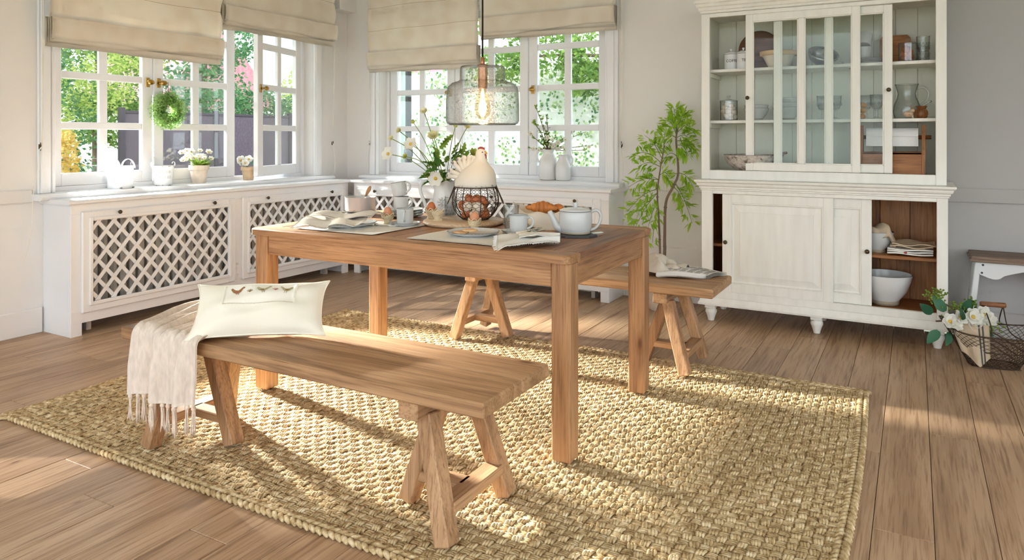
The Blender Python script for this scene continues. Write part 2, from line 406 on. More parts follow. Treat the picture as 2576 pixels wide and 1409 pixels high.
def wallpieces(u0, u1, z1, holes):
    """a wall in local u,z with rectangular openings -> list of solid rectangles"""
    out = []; us = sorted({u0, u1, *[h[0] for h in holes], *[h[1] for h in holes]})
    for a, b in zip(us, us[1:]):
        hs = [h for h in holes if h[0] <= a+1e-6 and h[1] >= b-1e-6]
        if not hs: out.append((a, b, 0, z1))
        else: out.append((a, b, 0, hs[0][2])); out.append((a, b, hs[0][3], z1))
    return out
TH = .19
W1 = (2.50, 4.71, .80, 2.33); W0 = (-.14, .34, 1.16, 1.78); W2 = (-4.29, -2.06, .80, 2.33)
m = MB()
for a, b, c_, d in wallpieces(YF, YB+TH, ZC, [W1, W0]): m.box(XL-TH, XL, a, b, c_, d)
tag(m.build('wall_left', 'wall_paint'), 'off-white painted wall around the window with the wreath', 'wall', kind='structure')
m = MB()
for a, b, c_, d in wallpieces(XL, -.5, ZC, [W2]): m.box(a, b, YB, YB+TH, c_, d)
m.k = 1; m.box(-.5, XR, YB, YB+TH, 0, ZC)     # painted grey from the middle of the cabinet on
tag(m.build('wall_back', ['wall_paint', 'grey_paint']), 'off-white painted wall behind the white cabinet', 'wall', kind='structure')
tag(MB().box(XL-TH, XR, YF, YB+TH, ZC, ZC+.1).build('ceiling', 'ceiling_paint'), 'plain white ceiling over the room', 'ceiling', kind='structure')
m = MB()
for a, b, c_, d in wallpieces(YF, YB, ZC, [(-1.4, 3.3, .06, 2.4)]): m.box(XR, XR+.12, a, b, c_, d)  # out-of-view wall; its wide opening is added to let in fill light
tag(m.build('wall_right', 'wall_paint'), 'off-white painted side wall with a wide opening added for fill light', 'wall', kind='structure')
def strip(name, label, cat, *b, mat='wall_paint'): tag(MB().box(*b, c=.006).build(name, mat), label, cat, kind='structure')
strip('baseboard_left', 'tall flat baseboard on the wall beside the lattice cover', 'baseboard', XL, XL+.018, YF, 2.428, 0, .155)
strip('baseboard_back', 'flat baseboard low on the wall between the tree and the cabinet', 'baseboard', -1.90, -.5, YB-.018, YB, 0, .155)
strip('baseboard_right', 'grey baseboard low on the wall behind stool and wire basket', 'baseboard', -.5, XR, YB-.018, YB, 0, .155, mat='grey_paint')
strip('trim_1', 'flat chair rail on the wall beside the wreath window', 'chair rail', XL, XL+.02, YF, 2.37, .80, .88)
strip('trim_2', 'flat chair rail on the wall behind the small tree', 'chair rail', -1.88, -.5, YB-.014, YB, .80, .89)
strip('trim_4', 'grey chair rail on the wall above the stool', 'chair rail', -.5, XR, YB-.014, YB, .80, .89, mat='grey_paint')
strip('trim_3', 'boxed cornice piece high in the corner between the windows', 'cornice', XL, XL+.12, 4.93, YB, 2.36, ZC)

ROT = {1: ((XL, 0, 0), PI/2), 2: ((0, YB, 0), 0)}
ZB = [(.962, 1.248), (1.297, 1.579), (1.628, 1.913), (1.964, 2.225)]
def sash(parent, x0, x1, rails=(.88, 2.285), hinge='l', swing=0, knob=None, sw=.078):
    wd = x1-x0; g = .004; a, b = (g, wd-g) if hinge == 'l' else (g-wd, -g)
    y0, y1 = .118, .160
    m = MB(); m.box(a, a+sw, y0, y1, rails[0], rails[1], .004); m.box(b-sw, b, y0, y1, rails[0], rails[1], .004)
    m.box(a+sw, b-sw, y0, y1, rails[0], .962, .003); m.box(a+sw, b-sw, y0, y1, 2.225, rails[1], .003)
    o = m.build('sash', 'white_paint', parent, loc=(x0 if hinge == 'l' else x1, 0, 0)); 
    if swing:   # turn about the hinge line at the inner face
        o.matrix_local = Matrix.Translation((x1, .12, 0)) @ Matrix.Rotation(swing, 4, 'Z') @ Matrix.Translation((0, -.12, 0))
    mid = (a+b)/2; mw = .029
    MB().box(mid-mw, mid+mw, y0+.006, y1-.006, .962, 2.225, .005).build('muntin', 'white_paint', o)
    for (lo, hi), (lo2, _) in zip(ZB, ZB[1:]): MB().box(a+sw, b-sw, y0+.004, y1-.004, hi, lo2, .005).build('muntin', 'white_paint', o)
    for lo, hi in ZB:
        for p, q in ((a+sw, mid-mw), (mid+mw, b-sw)):
            MB().box(p-.004, q+.004, (y0+y1)/2-.0015, (y0+y1)/2+.0015, lo-.004, hi+.004).build('pane', 'pane_glass', o)
    for z in (1.02, 2.12):
        hx = a if hinge == 'l' else b
        MB().tube([(hx, y0-.004, z-.035), (hx, y0-.004, z+.035)], .006, 8).build('hinge', 'white_paint', o, True)
    if knob is not None:
        kx = b-sw*.5 if knob == 'r' else a+sw*.5; z = 1.59
        pl = MB().box(kx-.016, kx+.016, y0-.006, y0, z-.034, z+.034, .003).build('knob_plate', 'brass', o)
        kb = MB().tube([(kx, y0-.004, z), (kx, y0-.034, z)], .008, 10).ball((kx+(.012 if knob == 'l' else -.004), y0-.046, z), .028, .014, .019).build('window_knob', 'brass', o, True)
    return o
def window(n, xs, label, openlast, knobs):
    loc, rz = ROT[n]; w_ = thing('window_%d' % n, label, 'window', loc, rz, kind='structure')
    x0, x1 = xs[0], xs[-1]
    m = MB(); m.box(x0-.03, x0, .10, .19, .85, 2.33, .003); m.box(x1, x1+.03, .10, .19, .85, 2.33, .003); m.box(x0, x1, .10, .19, 2.285, 2.33, .003); m.box(x0, x1, .10, .19, .84, .88, .003)
    m.build('window_frame', 'white_paint', w_)
    m = MB(); e = .02
    for a, b in ((x0-.03-.10, x0-.03), (x1+.03, x1+.13)):
        m.box(a, b, -.018, 0, .85, 2.43, .004); m.box(a+.012, b-.03, -.030, -.018, .85, 2.43, .005); m.box(b-.022 if a < x0 else a, b if a < x0 else a+.022, -.026, -.017, .85, 2.43, .004)
    m.box(x0-.13, x1+.13, -.02, 0, 2.33, 2.43, .004)
    m.build('casing', 'white_paint', w_)
    prof = [(.12, .812), (-.105, .812), (-.122, .820), (-.128, .832), (-.122, .844), (-.105, .851), (.12, .851)]
    sl = MB().prism(prof, x0-.165, x1+.18, 'x').build('sill', 'white_paint', w_)
    for i in range(3):
        last = openlast and i == 2
        sash(w_, xs[i], xs[i+1], hinge='r' if last else 'l', swing=math.radians(18) if last else 0, knob=knobs[i])
    return w_
window(1, (2.53, 3.25, 3.97, 4.68), 'white casement window of three panelled lights, one light ajar', True, ('r', 'l', 'l'))
window(2, (-4.26, -3.535, -2.80, -2.09), 'white casement window of three panelled lights behind the lamp', False, ('r', None, 'l'))

# ------------------------------------------------------------------ lattice covers and the radiators in them
def clip(p, d, x0, x1, z0, z1):
    t0, t1 = -9, 9
    for a, b, lo, hi in ((p[0], d[0], x0, x1), (p[1], d[1], z0, z1)):
        u, v_ = (lo-a)/b, (hi-a)/b; t0 = max(t0, min(u, v_)); t1 = min(t1, max(u, v_))
    return (t0, t1) if t1-t0 > .015 else None
def cover(n, x0, x1, panels, label):
    loc, rz = ROT[n]; o = thing('radiator_cover', label, 'radiator cover', (loc[0], loc[1], 0) if False else loc, rz, 'lattice radiator covers')
    f = -.30
    m = MB(); pr = [(0, .792), (f-.015, .792), (f-.024, .799), (f-.024, .813), (f-.016, .820), (0, .820)]
    m.prism(pr, x0-.022, x1+.022, 'x'); m.build('top', 'white_paint', o)
    for a, b in ((x0, x0+.02), (x1-.02, x1)): MB().box(a, b, f+.021, -.001, 0, .791, .002).build('side_board', 'white_paint', o)
    fb = f+.02; m = MB(); m.box(x0+.0, x1, f-.0005, fb, .735, .792, .002); m.box(x0, x1, f-.0005, fb, .075, .150, .002)
    e = [x0, *[q for p in panels for q in (p[0]+.03, p[1]-.03)], x1]
    for a, b in zip(e[::2], e[1::2]): m.box(a, b, f-.0005, fb, .15, .735, .002)
    for a, b in ((x0, x0+.066), (x1-.066, x1)): m.box(a, b, f-.0005, fb, 0, .076, .001)
    m.build('front_frame', 'white_paint', o)
    for a, b in panels:
        z0, z1, iw = .135, .748, .062; y0 = f-.022
        m = MB(); m.box(a, a+iw, y0, f, z0, z1, .006); m.box(b-iw, b, y0, f, z0, z1, .006); m.box(a+iw-.006, b-iw+.006, y0, f, z1-iw+.004, z1, .006); m.box(a+iw-.006, b-iw+.006, y0, f, z0, z0+iw, .006)
        i0, i1, j0, j1 = a+iw, b-iw, z0+iw, z1-iw+.004
        for q in ((i0-.022, i0+.002, j0-.022, j1+.022), (i1-.002, i1+.022, j0-.022, j1+.022), (i0, i1, j1-.002, j1+.022), (i0, i1, j0-.022, j0+.002)): m.box(q[0], q[1], y0-.010, y0+.004, q[2], q[3], .005)
        pn = m.build('panel', 'white_paint', o)
        dx, dz = .1005, .118; ang = math.atan2(dz, dx); hw = .0112
        for s_, yy in ((1, f-.004), (-1, f+.004)):
            d = (math.cos(ang), s_*math.sin(ang)); nrm = (-d[1], d[0]); stepn = dx*math.sin(ang)
            cx, cz = (i0+i1)/2, (j0+j1)/2
            for kk in range(-14, 15):
                p = (cx+nrm[0]*(kk+.5)*stepn, cz+nrm[1]*(kk+.5)*stepn); t_ = clip(p, d, i0-.004, i1+.004, j0-.004, j1+.004)
                if not t_: continue
                A = (p[0]+d[0]*t_[0], p[1]+d[1]*t_[0]); B = (p[0]+d[0]*t_[1], p[1]+d[1]*t_[1])
                vs = [(A[0]+nrm[0]*s2*hw, yy+h, A[1]+nrm[1]*s2*hw) for h in (-.003, .003) for s2 in (-1, 1)]+[(B[0]+nrm[0]*s2*hw, yy+h, B[1]+nrm[1]*s2*hw) for h in (-.003, .003) for s2 in (-1, 1)]
                MB().add(vs, [(0, 1, 3, 2), (4, 6, 7, 5), (0, 4, 5, 1), (2, 3, 7, 6), (0, 2, 6, 4), (1, 5, 7, 3)]).build('slat', 'white_paint', pn)
        for kx in (a+.225, b-.195):
            MB().tube([(kx, y0, .729), (kx, y0-.012, .729)], .005, 8).ball((kx, y0-.019, .729), .0125, .010, .0125, 12, 8).build('knob', 'bronze_knob', pn, True)
    # the radiator standing inside
    r = thing('radiator', 'cream column radiator seen behind the lattice of the '+('wreath window' if n == 1 else 'lamp window'), 'radiator', loc, rz, 'radiators in the covers')
    L0, L1 = x0+.10, x1-.10; cnt = int((L1-L0)/.062); me = mesh_of(MB().box(-.021, .021, -.06, .06, .10, .70, .012), 'column', 'radiator_paint', False)
    for q in range(cnt): link('column', me, r, (L0+.03+q*.062, -.17, 0))
    m = MB(); m.tube([(L0, -.17, .14), (L1, -.17, .14)], .018, 8); m.tube([(L0, -.17, .66), (L1, -.17, .66)], .018, 8); m.build('header_pipe', 'radiator_paint', r, True)
    m = MB(); m.box(L0+.05, L0+.08, -.20, -.14, 0, .12); m.box(L1-.08, L1-.05, -.20, -.14, 0, .12); m.build('foot', 'radiator_paint', r)
cover(1, 2.437, 4.835, ((2.493, 3.612), (3.675, 4.79)), 'long white radiator cover with lattice panels under the wreath window')
cover(2, -4.325, -1.92, ((-4.285, -3.18), (-3.11, -1.98)), 'long white radiator cover with lattice panels behind the dining table')

# ------------------------------------------------------------------ roman blinds
def blind(n, x0, x1, zb, label, seed, cordside):
    loc, rz = ROT[n]; o = thing('roman_blind', label, 'blind', (loc[0]+(.058 if n == 1 else 0), loc[1], 0), rz, 'linen roman blinds')
    rg = random.Random(seed); nx = 28; ph = rg.uniform(0, 6)
    rows = [zb+.145, *[zb+.145+.205*k_ for k_ in range(1, 6) if zb+.145+.205*k_ < 2.46], 2.50]
    def wob(i, z): 
        u = i/nx; return .006*math.sin(u*5+ph+z*7)+.005*math.sin(u*11+ph*2-z*5)
    P = []; zs = []
    for a, b in zip(rows, rows[1:]):
        for q in range(6): zs.append((a+(b-a)*q/6, math.sin(PI*q/6)**.8 if q else 0, b-a))
    zs.append((2.50, 0, .2))
    for z, bl, h in zs:
        P.append([(x0+(x1-x0)*i/nx+.006*math.sin(z*31+ph)*(1 if i in (0, nx) else 0), -.080-.013*bl*min(1, h/.2)+wob(i, z)*.5, z+wob(i, z)*.8) for i in range(nx+1)])
    MB().sheet(P, .003).build('fabric', 'linen_blind', o, True)
    for z in rows[:-1]: MB().tube([(x0+(x1-x0)*i/nx, -.0815+wob(i, z)*.5, z+wob(i, z)*.8) for i in range(nx+1)], .0028, 5).build('seam', 'blind_seam', o, True)
    for q in range(5):   # the stack of folds at the bottom
        yy = -.108+q*.013; drop = zb+.012*(q % 3)-.010*q+.02*(q == 0); P = []
        for s_ in range(8):
            t_ = s_/7; z = zb+.150-(zb+.150-drop)*t_
            P.append([(x0-.004*q+(x1-x0+.006*q)*i/nx, yy-.006*math.sin(PI*t_)*(1 if q == 0 else .5)-.008*(q == 0)*(1-t_)+.03*(1-t_)*(q == 0)*0+wob(i+q*3, .3*q)*.7, z+wob(i+q*5, q+2)*t_*.9) for i in range(nx+1)])
        MB().sheet(P, .003).build('fold', 'linen_blind', o, True)
    MB().box(x0, x1, -.09, -.0, 2.49, 2.53, .004).build('headrail', 'white_paint', o)
    if cordside:
        cx = x0-.03 if cordside < 0 else x1+.03
        m = MB().tube(bez([(cx, -.05, 2.45), (cx+.004, -.045, 1.9), (cx-.01*cordside, -.04, 1.16)], 6), .0022, 5); m.tube(bez([(cx+.008, -.05, 2.45), (cx+.012, -.045, 1.8), (cx-.006*cordside, -.04, 1.16)], 6), .0022, 5)
        m.tube(bez([(cx-.01*cordside, -.04, 1.15), (cx+.03*cordside, -.055, .98), (cx+.05*cordside, -.05, .84), (cx+.06*cordside, -.05, .62), (cx+.10*cordside, -.05, .46)] if n == 1 and cordside < 0 else [(cx-.01*cordside, -.04, 1.15), (cx+.015*cordside, -.045, 1.0), (cx+.01*cordside, -.045, .87)], 6), .002, 5)
        m.build('pull_cord', 'cord_white', o, True)
        m = MB().box(cx-.004, cx+.004, -.034, -.02, 1.125, 1.155, .001); m.tube([(cx, -.036, 1.115), (cx, -.040, 1.14), (cx, -.036, 1.165)], [.002, .004, .002], 6); m.build('cleat', 'bronze_knob', o, True)
        m = MB()
        for q in range(4): m.tube(bez([(cx-.006, -.038, 1.12+.003*q), (cx+.002, -.046, 1.14), (cx+.007, -.038, 1.16-.003*q)], 4), .0022, 5)
        m.build('wound_cord', 'cord_white', o, True)
blind(1, 2.405, 3.628, 1.775, 'beige linen roman blind above the wreath, hanging lower than its neighbour', 1, -1)
blind(1, 3.640, 4.835, 2.045, 'beige linen roman blind above the open casement light', 2, 1)
blind(2, -4.345, -3.165, 1.815, 'beige linen roman blind pulled down beside the lamp cord, lowest on that window', 3, -1)
blind(2, -3.140, -1.955, 2.035, 'beige linen roman blind raised high over the white jugs', 4, 1)
# ------------------------------------------------------------------ rug
rug = thing('jute_rug', 'large rectangular braided jute rug under the dining table', 'rug', (-1.79, 2.665, 0))
RW, RD = 1.605, 1.075   # half sizes
rg = random.Random(11)
def edge_x(y): return .028*math.sin((y+RD)/(2*RD)*PI)     # the sides bow out a little
MB().box(-RW+.02, RW-.02, -RD+.02, RD-.02, .0, .006).build('backing', 'jute', rug)
def strand(V, F, a, b, up, rad, z0, ns=5, nr=5):
    """one bent fibre bundle from a to b that arches by up"""
    o = len(V); dx, dy = b[0]-a[0], b[1]-a[1]; ln = math.hypot(dx, dy) or 1; tx, ty = dx/ln, dy/ln
    for i in range(ns):
        t_ = i/(ns-1); h = math.sin(PI*(.08+.84*t_)); px, py, pz = a[0]+dx*t_, a[1]+dy*t_, z0+up*h
        r_ = rad*(.62+.38*math.sin(PI*t_))
        for k_ in range(nr):
            an = 2*PI*k_/nr+.4*i; c_, s_ = math.cos(an)*r_, math.sin(an)*r_
            V.append((px-ty*c_, py+tx*c_, pz+s_))
    for i in range(ns-1):
        for k_ in range(nr):
            k2 = (k_+1) % nr; F.append((o+i*nr+k_, o+i*nr+k2, o+(i+1)*nr+k2, o+(i+1)*nr+k_))
    F.append(tuple(o+k_ for k_ in range(nr))[::-1]); F.append(tuple(o+(ns-1)*nr+k_ for k_ in range(nr)))
V, F = [], []; cw, cd = .0305, .032
nx, ny = int(2*(RW-.03)/cw), int(2*(RD-.03)/cd)
for j in range(ny):
    for i in range(nx):
        y = -RD+.03+cd*(j+.5)+rg.uniform(-.002, .002); x = (-RW+.03+cw*(i+.5))*(1+edge_x(y)/RW)+rg.uniform(-.002, .002); up = rg.uniform(.005, .009)
        if (i+j) % 2:   # raised bunch of short strands
            an = rg.uniform(-.25, .25)
            for q in (-1, 0, 1):
                ox = q*.0084; ux, uy = math.sin(an)*.0165, math.cos(an)*.0165
                strand(V, F, (x+ox-ux, y-uy+q*.003), (x+ox+ux, y+uy+q*.003), up+rg.uniform(-.001, .0005), .0060, .0055)
        else:           # flatter strands across
            for q in (-1, 0, 1):
                oy = q*.0086
                strand(V, F, (x-.0195, y+oy+rg.uniform(-.002, .002)), (x+.0195, y+oy+rg.uniform(-.003, .003)), up*.45, .0056, .0055)
m = MB(); m.v = V; m.f = F; m.m = [0]*len(F); o = m.build('knots', 'jute', rug, True); o['kind'] = 'stuff'
for side in range(4):   # plaited edges
    V, F = [], []
    for row in range(2):
        ln = 2*RW+.02 if side < 2 else 2*RD+.02; st = .026; cnt = int(ln/st)
        for q in range(cnt):
            s_ = -ln/2+st*(q+.5); d = 1 if row else -1; w_ = .0
            if side < 2:
                y = (RD-.012-.022*row)*(1 if side else -1)+.004*math.sin(s_*3+side); A, B = (s_-.019, y-.009*d), (s_+.019, y+.009*d)
            else:
                e = edge_x(s_); x = (RW-.012-.022*row+e)*(1 if side == 3 else -1); A, B = (x-.009*d, s_-.019), (x+.009*d, s_+.019)
            strand(V, F, A, B, .004, .0098, .0078, 6, 6)
    m = MB(); m.v = V; m.f = F; m.m = [0]*len(F); o = m.build('edge_braid', 'jute', rug, True); o['kind'] = 'stuff'

# ------------------------------------------------------------------ dining table
GZ = .022     # furniture on the rug stands on the trodden pile
tb = thing('dining_table', 'long brown pine dining table set for breakfast', 'table', (-1.888, 2.785, 0))
HX, HY, TZ = .8175, .47, .775
bw = .105
def rounded(x0, x1, y0, y1, z0, z1, r, corners):
    """board with chosen rounded corners"""
    pts = []
    for cx, cy, a0, tg in ((x1, y0, -90, 'br'), (x1, y1, 0, 'tr'), (x0, y1, 90, 'tl'), (x0, y0, 180, 'bl')):
        if tg in corners:
            ox, oy = cx+(r if cx == x0 else -r), cy+(r if cy == y0 else -r)
            for k_ in range(6): a = math.radians(a0+18*k_); pts.append((ox+r*math.cos(a), oy+r*math.sin(a)))
        else: pts.append((cx, cy))
    m = MB(); n = len(pts); cxm, cym = (x0+x1)/2, (y0+y1)/2; c = .005; ins = [(x+(c if x < cxm else -c), y+(c if y < cym else -c)) for x, y in pts]
    vs = [(x, y, z0) for x, y in pts]+[(x, y, z1-c) for x, y in pts]+[(x, y, z1) for x, y in ins]
    fs = [tuple(range(n))[::-1], tuple(range(2*n, 3*n))]
    for l_ in (0, n): fs += [(l_+k_, l_+(k_+1) % n, l_+n+(k_+1) % n, l_+n+k_) for k_ in range(n)]
    return m.add(vs, fs)
z0 = TZ-.030
rounded(-HX, HX, -HY, -HY+bw, z0, TZ, .03, ('br', 'bl')).build('border_board', 'pine_x', tb)
rounded(-HX, HX, HY-bw, HY, z0, TZ, .03, ('tr', 'tl')).build('border_board', 'pine_x', tb)
MB().box(-HX, -HX+bw, -HY+bw+.001, HY-bw-.001, z0, TZ, .003).build('border_board', 'table_plank', tb)
MB().box(HX-bw, HX, -HY+bw+.001, HY-bw-.001, z0, TZ, .003).build('border_board', 'table_plank', tb)
n = 13; wdt = 2*(HX-bw)/n
for q in range(n):
    x = -HX+bw+wdt*(q+.5); MB().box(-wdt/2+.0008, wdt/2-.0008, -HY+bw+.001, HY-bw-.001, z0, TZ-.0008, .0022).build('plank', 'table_plank', tb, loc=(x, 0, 0))
LX, LY = .773, .402
ap0, ap1 = .652, z0
for s_ in (-1, 1):
    MB().box(-LX+.04, LX-.04, -.012, .012, ap0, ap1, .004).build('apron', 'pine_x', tb, loc=(0, s_*(LY+.018), 0))
    MB().box(-.012, .012, -LY+.04, LY-.04, ap0, ap1, .004).build('apron', 'pine_y', tb, loc=(s_*(LX+.018), 0, 0))
    for r_ in (-1, 1): MB().box(-.0385, .0385, -.0385, .0385, GZ, z0, .006).build('leg', 'pine_z', tb, loc=(s_*LX, r_*LY, 0))

# ------------------------------------------------------------------ benches
def bench(label, loc):
    b = thing('bench', label, 'bench', loc, 0, 'trestle benches at the table')
    hl, hw, zt, th = .825, .203, .465, .046
    for s_, wd in ((-1, .225), (1, 2*hw-.225)):
        y0_, y1_ = (-hw, -hw+.225-.0008) if s_ < 0 else (-hw+.225+.0008, hw)
        MB().box(-hl, hl, -(y1_-y0_)/2, (y1_-y0_)/2, zt-th, zt, .006).build('seat_board', 'old_pine_x', b, loc=(0, (y0_+y1_)/2, 0))
    for e in (-1, 1):
        MB().box(-.036, .036, -hw+.004, hw-.05, .368, .419, .004).build('cross_beam', 'old_pine_y', b, loc=(e*.56, 0, 0))
        for y_ in (-1, 1):
            MB().bar((e*.583, y_*.128, .372), (e*.683, y_*.172, GZ), .052, .060, .004).build('leg', 'old_pine_z', b)
        MB().bar((e*.545, -.005, .372), (e*.418, -.005, GZ), .052, .060, .004).build('leg', 'old_pine_z', b)
        MB().bar((e*.658, -.142, .115), (e*.658, .142, .115), .034, .062, .003, (1, 0, 0)).build('stretcher', 'old_pine_y', b)
        MB().bar((e*.642, -.005, .115), (e*.468, -.005, .115), .034, .055, .003).build('stretcher', 'old_pine_x', b)
    return b
bench('weathered pine trestle bench carrying the throw and cushion', (-1.857, 1.8825, 0))
bench('weathered pine trestle bench carrying the newspaper, under the far table edge', (-1.668, 3.675, 0))

# ------------------------------------------------------------------ throw over the near bench
th_ = thing('throw_blanket', 'pale beige woven throw with tassels draped over the bench', 'blanket', (-2.36, 1.70, 0))
def throw_pt(u, s_):
    """u 0..1 across, s_ metres along from the back of the seat to the hanging hem"""
    yb, yf, zt = .33, -.030, .472
    wv = .011*math.sin(u*19+1)+.007*math.sin(u*37+s_*3)
    seat = yb-yf
    if s_ < seat:
        y = yb-s_; k_ = s_/seat; x = -.30+.115*k_+u*(.40-.04*k_)
        z = zt+.004+abs(wv)*1.3+.012*math.exp(-((u-.15)/.12)**2)+.010*math.sin(u*9+s_*9)**2
        return (x, y, z)
    d = s_-seat; r_ = .03
    if d < r_*PI/2: a = d/r_; y = yf-r_*math.sin(a)*.6; z = zt-r_*(1-math.cos(a)); 
    else: y = yf-r_*.6-.01*(d-.05); z = zt-r_-(d-r_*PI/2)
    amp = min(1, d/.15); k_ = min(1, d/.30)
    x = -.185+u*(.36+.0*k_)-.015*k_+.02*k_*(u-.5)*-1
    y += -amp*(.018*math.sin(u*17+.6)+.009*math.sin(u*31+2)) 
    return (x, y-.006, z+.005+(1-amp)*abs(wv)+.008*math.sin(u*9)*amp)
hem = .36+.252
P = [[throw_pt(i/60, hem*j/46) for i in range(61)] for j in range(47)]
P = [r[::-1] for r in P]
MB().sheet(P, .004).build('cloth', 'throw_wool', th_, True)
for q in range(13):
    u = (q+.5)/13; p = Vector(throw_pt(u, hem)); m = MB(); rg = random.Random(q)
    m.ball((p.x, p.y, p.z-.008), .0095, .009, .010, 8, 6)
    for h in range(11):
        a = h*2.4; r0 = .004; e = Vector((p.x+math.cos(a)*rg.uniform(.002, .016), p.y+math.sin(a)*rg.uniform(.001, .010), p.z-.095+rg.uniform(-.015, .012)))
        m.tube(bez([(p.x+math.cos(a)*r0, p.y+math.sin(a)*r0, p.z-.012), ((p.x+e.x)/2+rg.uniform(-.006, .006), (p.y+e.y)/2, p.z-.05), e], 3), [.0026]*6+[.0014], 4)
    m.build('tassel', 'fringe_yarn', th_, True)

# ------------------------------------------------------------------ cushion
cu = thing('cushion', 'cream linen cushion with embroidered hens leaning on the bench', 'cushion', (-2.060, 1.795, .483))
cw2, ch2 = .232, .112
ang_z = math.radians(38); lean = math.radians(46)
BM = Matrix.Rotation(ang_z, 4, 'Z') @ Matrix.Rotation(-lean, 4, 'X')     # local: x along, z up the face, -y front
def pillow(u, v_, side):
    """u,v in -1..1"""
    e = (1-abs(u)**2.6)*(1-abs(v_)**2.6); th = .068*max(e, 0)**.6*(1+.06*math.sin(u*7+v_*3)+.05*math.sin(v_*9-u*4))
    x = u*cw2*(1-.10*(1-u*u)*abs(v_)**2*0+ -.055*(1-abs(v_)**2)); z = v_*ch2*(1-.085*(1-abs(u)**2))
    k_ = abs(u*v_)**6; return Vector((x*(1+.04*k_), -side*th, z*(1+.05*k_)+ch2))
def c2w(p): return tuple(BM @ p)
N1, N2 = 44, 30
m = MB()
for sd in (1, -1):
    Pg = [[c2w(pillow(-1+2*i/N1, -1+2*j/N2, sd)) for i in range(N1+1)] for j in range(N2+1)]
    m.grid(Pg if sd > 0 else [r[::-1] for r in Pg])
m.build('cover', 'linen_cream', cu, True)
seam = [pillow(-1+2*i/40, -1, 0) for i in range(41)]+[pillow(1, -1+2*i/30, 0) for i in range(31)]+[pillow(1-2*i/40, 1, 0) for i in range(41)]+[pillow(-1, 1-2*i/30, 0) for i in range(31)]
MB().tube([c2w(p) for p in seam], .0028, 6).build('seam', 'linen_cream', cu, True)
def on_face(u, v_, lift): 
    p = pillow(u, v_, 1); return c2w(Vector((p.x, p.y-lift, p.z)))
Pg = [[on_face(-.56+1.12*i/24, -.14+.90*j/14, .0016+.0006*math.sin(i*3+j)) for i in range(25)] for j in range(15)]
patch = MB().sheet([r[::-1] for r in Pg], .0012).build('patch', 'linen_patch', cu, True)
m = MB(); rg = random.Random(5)
def thread(u, v_, du, dv): m.tube([on_face(u, v_, .003), on_face(u+du*.5, v_+dv*.5, .005), on_face(u+du, v_+dv, .0035)], .0007, 4)
for q in range(44): thread(.558, -.12+.86*q/44, rg.uniform(.02, .045), rg.uniform(-.01, .01)); thread(-.558, -.12+.86*q/44, -rg.uniform(.008, .02), rg.uniform(-.01, .01))
for q in range(60): thread(-.55+1.10*q/60, -.135, rg.uniform(-.01, .01), -rg.uniform(.015, .04))
o = m.build('frayed_edge', 'linen_patch', patch); o['kind'] = 'stuff'
# embroidered birds and sprigs, flat stitches on the patch
def motif(cu_, cv, pts, sc, col, flip=1):
    m = MB(); c_ = [on_face(cu_+flip*x*sc*.62, cv+y*sc, .0034) for x, y in pts]; ctr = on_face(cu_, cv, .0042)
    n_ = len(c_); m.add([*c_, ctr], [(k_, (k_+1) % n_, n_) for k_ in range(n_)][::1]); return m
hen = [(-.5, .30), (-.42, .10), (-.30, -.12), (-.08, -.28), (.12, -.26), (.28, -.08), (.36, .14), (.42, .34), (.52, .40), (.56, .48), (.50, .58), (.40, .56), (.32, .40), (.20, .20), (.02, .14), (-.16, .18), (-.30, .30), (-.40, .44)]
def bird(u, v_, sc, body, wing, fl=1):
    o_ = motif(u, v_, hen, sc, body, fl).build('embroidered_hen', body, patch)
    mm = MB(); mm2 = motif(u-.01*fl, v_-.01, [(-.2, .0), (-.05, -.14), (.12, -.10), (.16, .04), (0, .10)], sc, wing, fl); 
    for p_ in (-.05, .10): mm2.tube([on_face(u+fl*p_*sc*.62, v_-.24*sc, .0036), on_face(u+fl*(p_+.03)*sc*.62, v_-.50*sc, .0036)], .0008, 4)
    mm2.v = [tuple(Vector(q_)+(BM @ Vector((0, -.0006, 0)))) for q_ in mm2.v]; mm2.build('embroidered_wing', wing, o_)
plain('stitch_brown', L(150, 110, 66), .9, vary=.3, vscale=200); plain('stitch_olive', L(176, 168, 130), .9, vary=.2, vscale=200); plain('stitch_red', L(168, 96, 76), .9, vary=.2, vscale=200)
bird(-.36, .40, .34, 'stitch_brown', 'stitch_red'); bird(.06, .40, .36, 'stitch_olive', 'stitch_brown'); bird(.43, .40, .33, 'stitch_olive', 'stitch_brown', -1)
for u, v_, mt in ((-.155, .36, 'stitch_brown'), (.255, .38, 'stitch_red')):
    m = MB()
    for q in range(5): a = math.radians(35+28*q); m.tube([on_face(u, v_-.03, .003), on_face(u+math.cos(a)*.055, v_-.03+math.sin(a)*.13, .0036)], .0009, 4)
    m.build('embroidered_sprig', mt, patch)

# ------------------------------------------------------------------ the white cabinet (base and glazed top)
CX0, CX1 = -1.21, .164; CYF, CYB = 4.68, 5.128
cb = thing('cabinet', 'white distressed cabinet with glazed sliding doors and turned feet', 'cabinet', (-.523, 4.9, 0))
ox, oy = -.523, 4.9
def cbx(x0, x1, y0, y1, z0, z1, c=.003): return MB().box(x0-ox, x1-ox, y0-oy, y1-oy, z0, z1, c)
def cadd(m, x0, x1, y0, y1, z0, z1, c=.003): return m.box(x0-ox, x1-ox, y0-oy, y1-oy, z0, z1, c)
WH = 'chalk_paint'
m = cbx(CX0, CX0+.07, CYF, CYF+.03, .16, .855); cadd(m, CX1-.055, CX1, CYF, CYF+.03, .16, .855); cadd(m, CX0+.07, CX1-.055, CYF, CYF+.03, .832, .855); cadd(m, CX0+.07, CX1-.055, CYF, CYF+.03, .16, .205)
m.build('base_front_frame', WH, cb)
for a, b in ((CX0, CX0+.022), (CX1-.022, CX1)):
    cbx(a, b, CYF+.03, CYB, .16, .855).build('base_side', WH, cb)
